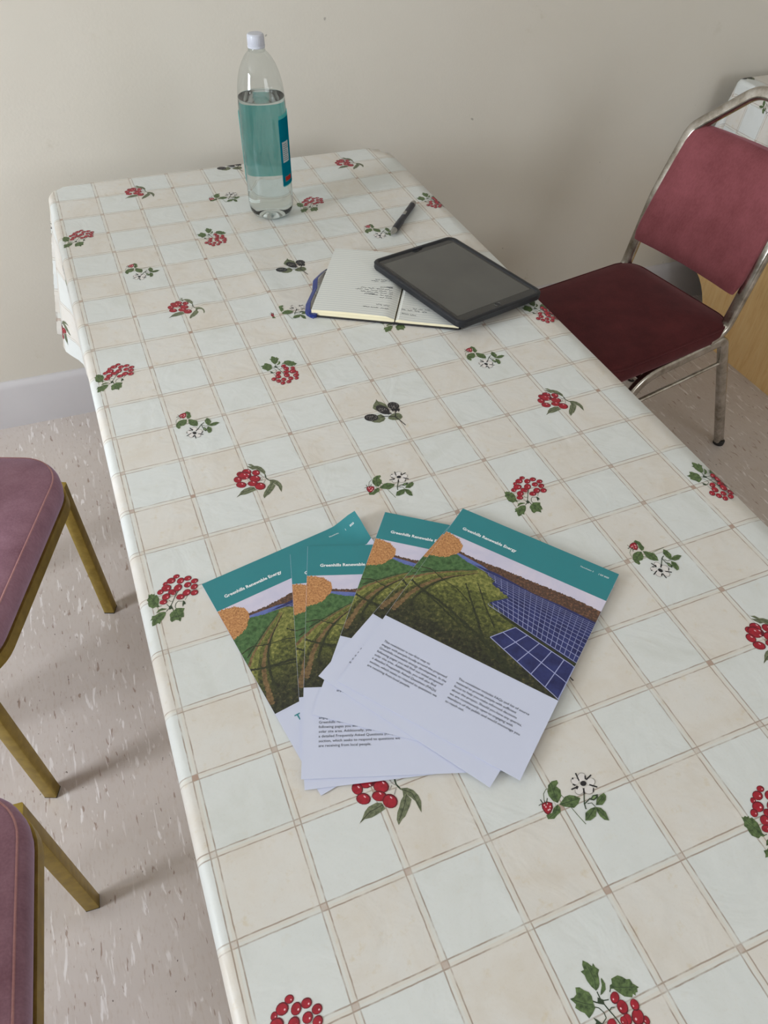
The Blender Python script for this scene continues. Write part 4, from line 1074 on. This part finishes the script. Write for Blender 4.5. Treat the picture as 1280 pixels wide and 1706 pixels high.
patch(bm, VD+44, VD+70, .075, .086, R0+.0004, 3, 8)
patch(bm, VD+45.5, VD+68.5, .0765, .0845, R0+.0006, 4, 8)
bmesh.ops.remove_doubles(bm, verts=bm.verts[:], dist=1e-6)
tag(obj('information_panel', bm, LM, LB, angle=60), 'dark teal end of the label with a white table and a red box')

# ------------------------------------------------------------------ pen
pn = tag(empty('ballpoint_pen', (.518, -.358, H+.0092), math.atan2(.105, .091)), 'black ballpoint pen with silver tip lying beside the tablet', 'pen')
def lx(bm, prof, n=20, mat=0): loft(bm, [[(x, r*math.cos(2*PI*k/n), r*math.sin(2*PI*k/n)) for k in range(n)] for x, r in prof], mat=mat)
blackp = flat('black_plastic', srgb(24, 28, 40), .38, var=.1)
silver = mat_metal('silver_plastic', srgb(150, 150, 148), srgb(190, 190, 186), .35)
bm = bmesh.new(); lx(bm, [(.018, .0050), (.03, .0054), (.055, .0052), (.062, .0047), (.09, .0046), (.124, .0047)]); obj('barrel', bm, blackp, pn)
bm = bmesh.new(); lx(bm, [(0, .0006), (.001, .0012), (.004, .0020), (.010, .0040), (.018, .0049)]); tag(obj('tip', bm, silver, pn), 'silver tip')
bm = bmesh.new(); lx(bm, [(.124, .0047), (.126, .0050), (.131, .0048), (.134, .0034), (.137, .0030), (.138, .001)]); tag(obj('push_button', bm, silver, pn), 'silver push button')
bm = bmesh.new(); bm_box(bm, (.072, -.0022, .0040), (.084, .0022, .0054)); obj('badge', bm, silver, pn)

pn.scale = (1.12, 1.3, 1.3)
# ------------------------------------------------------------------ open notebook
NA = math.radians(59.7-90)
nb = tag(empty('notebook', (.2827, -.5699, H+.0029), NA), 'open lined notebook with blue ribbon and handwriting, partly under the tablet', 'notebook')
PW, PH = .141, .218
page = NT('lined_cream_page')
o_ = page.coords(); sp_ = page.n.new('ShaderNodeSeparateXYZ'); page.l.new(o_, sp_.inputs[0])
fr_ = page.math('FRACT', page.math('MULTIPLY', sp_.outputs[1], 1/.0068))
ln_ = page.math('SUBTRACT', 1, page.step(page.math('ABSOLUTE', page.math('SUBTRACT', fr_, .5)), .05, .11))
page.base(page.mix(page.math('MULTIPLY', ln_, .55), srgb(212, 214, 210), srgb(150, 158, 166))); page.set(Roughness=.65)
edge = NT('page_block_edge')
ce_ = edge.noise(edge.mapping(edge.coords(), (1, 1, 900)), 1, 2)
edge.base(edge.ramp(ce_, [(.35, srgb(216, 206, 172)), (.65, srgb(238, 230, 200))])); edge.set(Roughness=.7)
cover = flat('black_leatherette', srgb(24, 24, 32), .5, var=.15, scale=200)
ribbon = flat('blue_satin', srgb(18, 38, 104), .35, var=.2, scale=60)
inkm = flat('blue_black_ink', srgb(40, 42, 58), .6)
# covers: left board, spine, right board
bm = bmesh.new(); loft(bm, [[(x, y, z) for x, y in rrect(-.003, PW-.004, -.003, PH+.003, (.001, .006, .006, .001))] for z in (0, .0018)]); obj('back_board', bm, cover, nb)
bm = bmesh.new(); loft(bm, [[(x, y, z) for x, y in rrect(PW+.012, PW+.116, -.003, PH+.003, (.006, .001, .001, .006))] for z in (0, .0018)]); obj('front_board', bm, cover, nb)
bm = bmesh.new(); loft(bm, [[(PW-.004, y, 0), (PW-.004, y, .0018), (PW+.004, y, .0026), (PW+.012, y, .0018), (PW+.012, y, 0)] for y in (-.003, PH+.003)]); obj('spine', bm, cover, nb)
def block(name, x0, x1, zf):
    """a swell of pages: height zf(x)"""
    bm = bmesh.new(); n = 20; rings = []
    for i in range(n+1):
        x = x0+(x1-x0)*i/n; zt = zf((x-x0)/(x1-x0))
        rings.append([(x, 0, .0019), (x, PH, .0019), (x, PH, zt), (x, 0, zt)])
    loft(bm, rings, mat=1)
    bm.faces.ensure_lookup_table()
    for f in bm.faces:
        f.normal_update()
        if f.normal.z > .5: f.material_index = 0
    return obj(name, bm, [page.m, edge.m], nb, angle=25)
zl = lambda t: .0115+.0012*math.sin(PI*min(1, t*1.1)) - .0045*smooth(t, .90, 1.0)
zr = lambda t: .0062+.0020*math.exp(-(t/.12)**2*.5) - .0035*(1-smooth(t, 0, .06))
LP = block('left_pages', 0, PW+.002, zl); RP = block('right_pages', PW+.004, PW+.112, zr)
# handwriting, written from the far side of the table
random.seed(21)
def scribble(bm, x0, x1, y, zf, xa, xb):
    x = x1
    while x > x0:
        wl = random.uniform(.006, .014)
        if x-wl < x0: break
        pts = []; k = int(wl/.0008)
        for i in range(k+1):
            px = x-wl*i/k
            pts.append((px, y+random.uniform(-.0019, .0019)*(1 if i % 2 else .6)))
        L, R = stroke2d(pts, .0009)
        for i in range(len(L)-1):
            bm.faces.new([bm.verts.new((q.x, q.y, zf((q.x-xa)/(xb-xa))+.0002)) for q in (R[i], R[i+1], L[i+1], L[i])])
        x -= wl+random.uniform(.002, .005)
def blot(bm, x, y, w_):
    bm.faces.new([bm.verts.new((x+sx*w_/2+sy*.001, y+sy*.0013, zl(x/(PW+.002))+.0003)) for sx, sy in ((-1, -1), (1, -.6), (1, 1), (-1, .5))])
for rows, blots, zf, xa, xb in (
    (((.116, .082, .125), (.110, .086, .112), (.092, .10, .128), (.085, .064, .128), (.0785, .060, .130), (.072, .070, .130), (.065, .075, .130), (.058, .100, .131), (.034, .105, .130), (.024, .078, .130)), ((.122, .094, .011), (.094, .0655, .009)), zl, 0, PW+.002),
    (((.040, .165, .200), (.033, .150, .195), (.020, .152, .178)), (), zr, PW+.004, PW+.112)):
    bm = bmesh.new()
    for y, a, b_ in rows: scribble(bm, a, b_, y, zf, xa, xb)
    for q in blots: blot(bm, *q)
    obj('handwriting', bm, inkm, LP if zf is zl else RP, smooth=False)
# elastic + ribbon on the left
bm = bmesh.new()
rib = fillet([(.012, .160, .0022), (-.006, .150, .004), (-.016, .110, .006), (-.010, .075, .006), (-.012, .030, .005), (-.008, .004, .003), (.006, -.0045, .0012)], .02, 6)
tube(bm, rib, rsect(.0012, .012, .0004, 1), up=(1, 0, .35)); tag(obj('ribbon', bm, ribbon, nb), 'blue ribbon')
bm = bmesh.new(); loft(bm, [[(x, y, z) for x, y in rrect(-.004, .010, -.0048, .006, .003, 3)] for z in (-.0006, .0056)]); tag(obj('ribbon_end', bm, ribbon, nb), 'blue ribbon end folded round the corner')

# ------------------------------------------------------------------ tablet in its case
tbt = tag(empty('tablet', (.5535, -.574, H+.0196), 0), 'tablet computer with grey blank screen in black rubber case', 'tablet')
TA = math.radians(14.3); tilt = math.radians(2.0)
tbt.rotation_euler = (Matrix.Rotation(TA, 4, 'Z') @ Matrix.Rotation(tilt, 4, 'Y')).to_euler()
TW, TL = .194, .255
case = flat('black_rubber_case', srgb(20, 23, 30), .4, var=.1, scale=80)
def rr(ins, r): return rrect(-TW/2+ins, TW/2-ins, -TL/2+ins, TL/2-ins, max(r-ins, .002), 8)
bm = bmesh.new()
loft(bm, [[(x, y, z) for x, y in rr(i, .017)] for i, z in ((.004, -.0065), (.0012, -.0052), (0, -.002), (.0006, .003), (0, .0048), (.0012, .0064), (.0035, .0072), (.0065, .0070), (.0085, .0056), (.0092, .0040))], True, True)
CS = obj('case', bm, case, tbt)
scr = NT('dark_glass_screen'); f_ = scr.noise(scr.coords(), 9, 4)
scr.base(scr.ramp(f_, [(.3, srgb(70, 70, 68)), (.7, srgb(78, 78, 75))])); scr.set(Roughness=.22); scr.b.inputs['Specular IOR Level'].default_value = .7
bez = flat('black_glass_bezel', srgb(48, 48, 48), .2)
bm = bmesh.new(); loft(bm, [[(x, y, z) for x, y in rrect(-TW/2+.0094, TW/2-.0094, -TL/2+.0094, TL/2-.0094, .004, 4)] for z in (.0041, .0046)]); BZ = obj('bezel', bm, bez, tbt)
bm = bmesh.new(); loft(bm, [[(x, y, z) for x, y in rrect(-TW/2+.0135, TW/2-.0135, -TL/2+.024, TL/2-.022, .001, 2)] for z in (.0046, .0048)]); tag(obj('screen', bm, scr.m, tbt), 'blank grey screen')
bm = bmesh.new(); tube(bm, [(.0055*math.cos(a*PI/12), -TL/2+.0165+.0055*math.sin(a*PI/12), .0049) for a in range(25)], circ(.0005, 6)); lathe_prof = None
obj('home_button_ring', bm, mat_metal('dark_metal_ring', srgb(84, 84, 82), srgb(110, 110, 106), .4), BZ)
bm = bmesh.new(); loft(bm, [[(x, y, z) for x, y in [(.005*math.cos(2*PI*k/20), -TL/2+.0165+.005*math.sin(2*PI*k/20)) for k in range(20)]] for z in (.0046, .0049)]); obj('home_button', bm, case, BZ)
bm = bmesh.new(); loft(bm, [[(x, y, z) for x, y in rrect(-.006, .006, TL/2-.0155, TL/2-.0095, .002, 3)] for z in (.0046, .0053)]); obj('camera_window', bm, case, BZ)
bm = bmesh.new(); loft(bm, [[(x, y, z) for x, y in rrect(-.004, .018, TL/2-.009, TL/2-.0052, .0015, 3)] for z in (.0060, .0078)]); obj('camera_cutout', bm, blackp, CS)
# ------------------------------------------------------------------ chrome framed maroon chair across the table
def chrome_chair():
    F = Vector((-.985, -.16, 0)).normalized()
    r = empty('banquet_chair', (1.275, -.365, 0), math.atan2(F.y, F.x))
    tag(r, 'chrome framed chair with maroon velour seat and back across the table', 'chair')
    sec = rsect(.027, .020, .007)
    HW = .172
    for s in (-1, 1):
        bm = bmesh.new()
        path = fillet([(-.205, s*(HW+.004), .008), (-.028, s*HW, .412), (.265, s*(HW+.004), .398), (.36, s*(HW+.006), .008)], [.035, .10], 10)
        tube(bm, path, sec, up=(0, 1, 0)); obj('side_frame', bm, M['chrome'], r)
        for fx in (-.205, .36):
            bm = bmesh.new(); lathe(bm, [(.013, 0), (.015, .001), (.0155, .012), (.013, .014)], 16, cap0=True, cap1=True)
            bmesh.ops.translate(bm, verts=bm.verts, vec=(fx, s*(HW+.005), 0)); tag(obj('foot_cap', bm, M['rubber'], r), 'black rubber foot cap')
        bm = bmesh.new(); tube(bm, [(-.066, s*HW, .335), (.275, s*(HW+.004), .325)], circ(.0055, 10), up=(0, 1, 0)); obj('stretcher', bm, M['chrome'], r)
    for x, z in ((-.01, .40), (.24, .392)):
        bm = bmesh.new(); tube(bm, [(x, -HW, z), (x, HW, z)], rsect(.02, .014, .004), up=(0, 0, 1)); obj('cross_rail', bm, M['chrome'], r)
    # the back hoop
    bm = bmesh.new()
    hoop = [(.03, HW-.002, .424), (-.018, HW-.002, .44), (-.045, HW-.002, .56), (-.062, HW-.002, .63), (-.122, HW-.006, .775), (-.154, .045, .886)]
    full = hoop + [(x, -y, z) for x, y, z in hoop[::-1]]
    rads = [.05, .3, .3, .05, .07, .07, .05, .3, .3, .05]
    tube(bm, fillet(full, rads, 10), sec, up=(1, 0, 0)); obj('back_frame', bm, M['chrome'], r)
    # seat: domed cushion
    def out(i): return rrect(-.045+i, .425-i, -.182+i*.9, .182-i*.9, tuple(max(.02, q-i) for q in (.115, .06, .06, .115)), 10)
    bm = bmesh.new()
    rings = []
    for i, z in ((.022, .414), (.004, .416), (0, .424), (-.002, .436), (0, .447), (.006, .455), (.016, .461), (.05, .4665), (.10, .470), (.14, .4715)):
        rings.append([(x, y, z) for x, y in out(i)])
    loft(bm, rings); st = obj('seat', bm, M['shaded_velour'], r, angle=80)
    bm = bmesh.new()
    tube(bm, [Vector((x, y, .4535)) for x, y in out(.003)]+[Vector((*out(.003)[0], .4535))], circ(.0022, 6)); obj('seat_piping', bm, M['shaded_velour'], st)
    # back pad, curved a little
    bm = bmesh.new()
    def bp(t): # along the lean: z .505 -> .795
        z = .530+.260*t
        x = -.040-.092*t-.02*t*t
        return x, z
    rings = []
    n = 14
    for i in range(n+1):
        t = i/n
        x, z = bp(t); e = min(t, 1-t)*.29
        th = .021*(1-.55*math.exp(-e/.012)); wd = .166*(1 if e > .03 else (.965+.035*e/.03)) - .006*t
        ring = []
        for k in range(28):
            a = 2*PI*k/28
            cy = math.copysign(abs(math.cos(a))**.35, math.cos(a)); cx = math.copysign(abs(math.sin(a))**.6, math.sin(a))
            y = cy*wd
            ring.append((x+.012+cx*th-.014*(1-(y/wd)**2)+.012, y, z))
        rings.append(ring)
    loft(bm, rings); obj('backrest', bm, M['maroon'], r, angle=70)
    return r
chrome_chair()

# ------------------------------------------------------------------ gold framed mauve chairs on the near left
def gold_chair():
    r = empty('dining_chair', (0, 0, 0))
    SW = .232; FX = .040; BXk = -.40
    for x, y in ((0, .217), (0, -.217), (-.37, .200), (-.37, -.200)):
        bm = bmesh.new(); tube(bm, [(x, y, .004), (x, y, .405)], rsect(.024, .024, .0025, 2), up=(0, 1, 0)); lg = obj('leg', bm, M['gold'], r)
        bm = bmesh.new(); bm_box(bm, (x-.0115, y-.0115, 0), (x+.0115, y+.0115, .004)); tag(obj('glide', bm, M['rubber'], lg), 'black rubber glide')
    def out(i, rad=(.085, .05, .05, .085)): return rrect(BXk+i, FX-i, -SW+i, SW-i, tuple(max(.008, q-i) for q in rad), 10)
    bm = bmesh.new()
    a0, a1 = out(.002), out(.014)
    loft(bm, [[(x, y, .398) for x, y in a1], [(x, y, .398) for x, y in a0], [(x, y, .424) for x, y in a0], [(x, y, .424) for x, y in a1]], False, False)
    obj('seat_frame', bm, M['gold'], r, angle=30)
    bm = bmesh.new()
    rings = [[(x, y, z) for x, y in out(i)] for i, z in ((.03, .410), (.012, .418), (.006, .425), (.003, .440), (.003, .458), (.006, .468), (.011, .474), (.016, .4775), (.05, .483), (.11, .487), (.16, .489))]
    loft(bm, rings); st = obj('seat', bm, M['mauve'], r, angle=80)
    bm = bmesh.new(); q = [Vector((x, y, .4745)) for x, y in out(.0115)]
    tube(bm, q+[q[0]], circ(.0017, 6)); obj('seat_piping', bm, M['piping'], st)
    for s in (-1, 1):
        bm = bmesh.new(); tube(bm, fillet([(-.385, s*.205, .41), (-.392, s*.205, .55), (-.47, s*.205, .93)], .2), rsect(.022, .022, .0025, 2), up=(0, 1, 0)); obj('back_post', bm, M['gold'], r)
    bm = bmesh.new(); rings = []
    for i in range(11):
        t = i/10; z = .56+.36*t; x = -.395-.075*t; e = min(t, 1-t)
        th = .022*(1-.6*math.exp(-e/.05))
        rings.append([(x+.004+math.copysign(abs(math.sin(2*PI*k/24))**.6, math.sin(2*PI*k/24))*th, math.copysign(abs(math.cos(2*PI*k/24))**.35, math.cos(2*PI*k/24))*.193, z) for k in range(24)])
    loft(bm, rings); obj('backrest', bm, M['mauve'], r, angle=70)
    return r
def copy_tree(o, parent=None):
    c = o.copy(); COL.objects.link(c); c.parent = parent
    for ch in [q for q in bpy.data.objects if q.parent == o]: copy_tree(ch, c)
    return c
g1 = gold_chair()
g1.location = (-.3025, -.6675, 0); g1.rotation_euler = (0, 0, math.radians(-22.6))
tag(g1, 'gold framed mauve velvet chair at left with two gold legs showing, further from the viewer', 'chair', 'gold and mauve chairs along the left side')
g2 = copy_tree(g1)
a2 = math.radians(-5); lv = Vector((-math.sin(a2), math.cos(a2), 0))
g2.location = Vector((-.340, -1.100, 0))-lv*.217; g2.rotation_euler = (0, 0, a2)
tag(g2, 'gold framed mauve velvet chair in the bottom left corner with one gold leg showing', 'chair', 'gold and mauve chairs along the left side')

# ------------------------------------------------------------------ wooden sideboard with its own cloth at the right
sb = tag(empty('sideboard', (1.8, -.42, 0)), 'pale wooden sideboard under a berry print cloth behind the maroon chair', 'sideboard')
H2 = .748
bm = bmesh.new()
def side_profile():
    P = [(-.52, 0)]
    # the back foot is scooped away to clear the skirting
    P += [(.10-.13*math.cos(a), .20*math.sin(a)) for a in [PI/2*k/10 for k in range(11)]]
    P += [(.10+.02, .215), (.10+.035, .24), (.137, H2-.022), (-.52, H2-.022)]
    return [(y+.42, z) for y, z in P]
sp = side_profile()
for x in (0, .88):
    bm = bmesh.new(); loft(bm, [[(xx, y, z) for y, z in sp] for xx in (x, x+.02)]); obj('side_panel', bm, M['wood'], sb, smooth=False)
box('top_board', (.002, -.098, H2-.022), (.898, .550, H2), M['wood'], sb, .006)
box('back_panel', (.02, .36, .24), (.88, .372, H2-.022), M['wood'], sb)
box('bottom_board', (.02, -.09, .06), (.88, .36, .08), M['wood'], sb)
for i in range(2):
    d = box('door', (.022+i*.43, -.1, .05), (.448+i*.43, -.082, H2-.03), M['wood'], sb, .002)
    k = bmesh.new(); lathe(k, [(.006, 0), (.006, .012), (.013, .016), (.014, .024), (.010, .028)], 16, cap0=True, cap1=True)
    bmesh.ops.rotate(k, verts=k.verts, cent=(0, 0, 0), matrix=Matrix.Rotation(PI/2, 3, 'X'))
    bmesh.ops.translate(k, verts=k.verts, vec=(.40 if i == 0 else .50, -.1, .5)); obj('knob', k, M['chrome'], d)
def flare2(bx, by, nx, ny, e):
    f = .012*math.sin(by*21+1)*e/.25+.012*math.sin(bx*17)*e/.25
    if nx < -.3: f += e*.10
    if nx < -.2 and ny > .2: f += e*.16*abs(math.sin(2*math.atan2(ny, -nx)))
    return f+.002
D2 = Drape(1.797, 2.703, -.523, lambda x: .138, H2+.0015, .012, flare2, None, .008)
c2 = tablecloth('tablecloth', D2, .26, 1.7355+3.23*U, -.003+.94*V, SPRIGS, None, -1)
tag(c2, 'cream berry print cloth draped over the wooden sideboard at far right', 'tablecloth')

# ------------------------------------------------------------------ light and camera
w = bpy.data.worlds.new('overcast_sky'); SC.world = w; w.use_nodes = True
bg = w.node_tree.nodes['Background']; bg.inputs[0].default_value = (.80, .90, 1.0, 1); bg.inputs[1].default_value = 1.0
def daylight(name, loc, rot, w_, h_, e, c):
    L = bpy.data.lights.new(name, 'AREA'); L.shape = 'RECTANGLE'; L.size = h_; L.size_y = w_; L.energy = e; L.color = c
    o = bpy.data.objects.new(name, L); COL.objects.link(o); o.location = loc; o.rotation_euler = rot
daylight('window_daylight', (WX-.02, (WY0+WY1)/2, (WZ0+WZ1)/2), (0, -PI/2, 0), WY1-WY0-.12, WZ1-WZ0-.12, 109, (.87, .935, 1.0))
daylight('added_fill_light', ((VX0+VX1)/2, -4.10, (WZ0+WZ1)/2), (0, -PI/2, PI/2), VX1-VX0-.12, WZ1-WZ0-.12, 24, (.95, .98, 1.0))  # added fill from behind the viewer, lifts the dim right side

cam = bpy.data.cameras.new('camera'); co = bpy.data.objects.new('camera', cam); COL.objects.link(co)
cam.sensor_fit = 'VERTICAL'; cam.sensor_height = 36; cam.lens = 36*1251.1034/1706
cam.clip_start = .01
R = Matrix(((0.9267, -0.3755, 0.0145), (-0.2642, -0.6784, -0.6856), (0.2673, 0.6315, -0.7278)))
mw = Matrix((R[0], -R[1], -R[2])).transposed().to_4x4(); mw.translation = (-.03617, -1.66059, 1.44259)
co.matrix_world = mw
SC.camera = co
SC.view_settings.view_transform = 'Standard'; SC.view_settings.look = 'None'; SC.view_settings.gamma = 1
SC.view_settings.use_curve_mapping = False; SC.view_settings.exposure = 0.0
SC.cycles.max_bounces = 14; SC.cycles.transparent_max_bounces = 16; SC.cycles.transmission_bounces = 12; SC.cycles.diffuse_bounces = 6
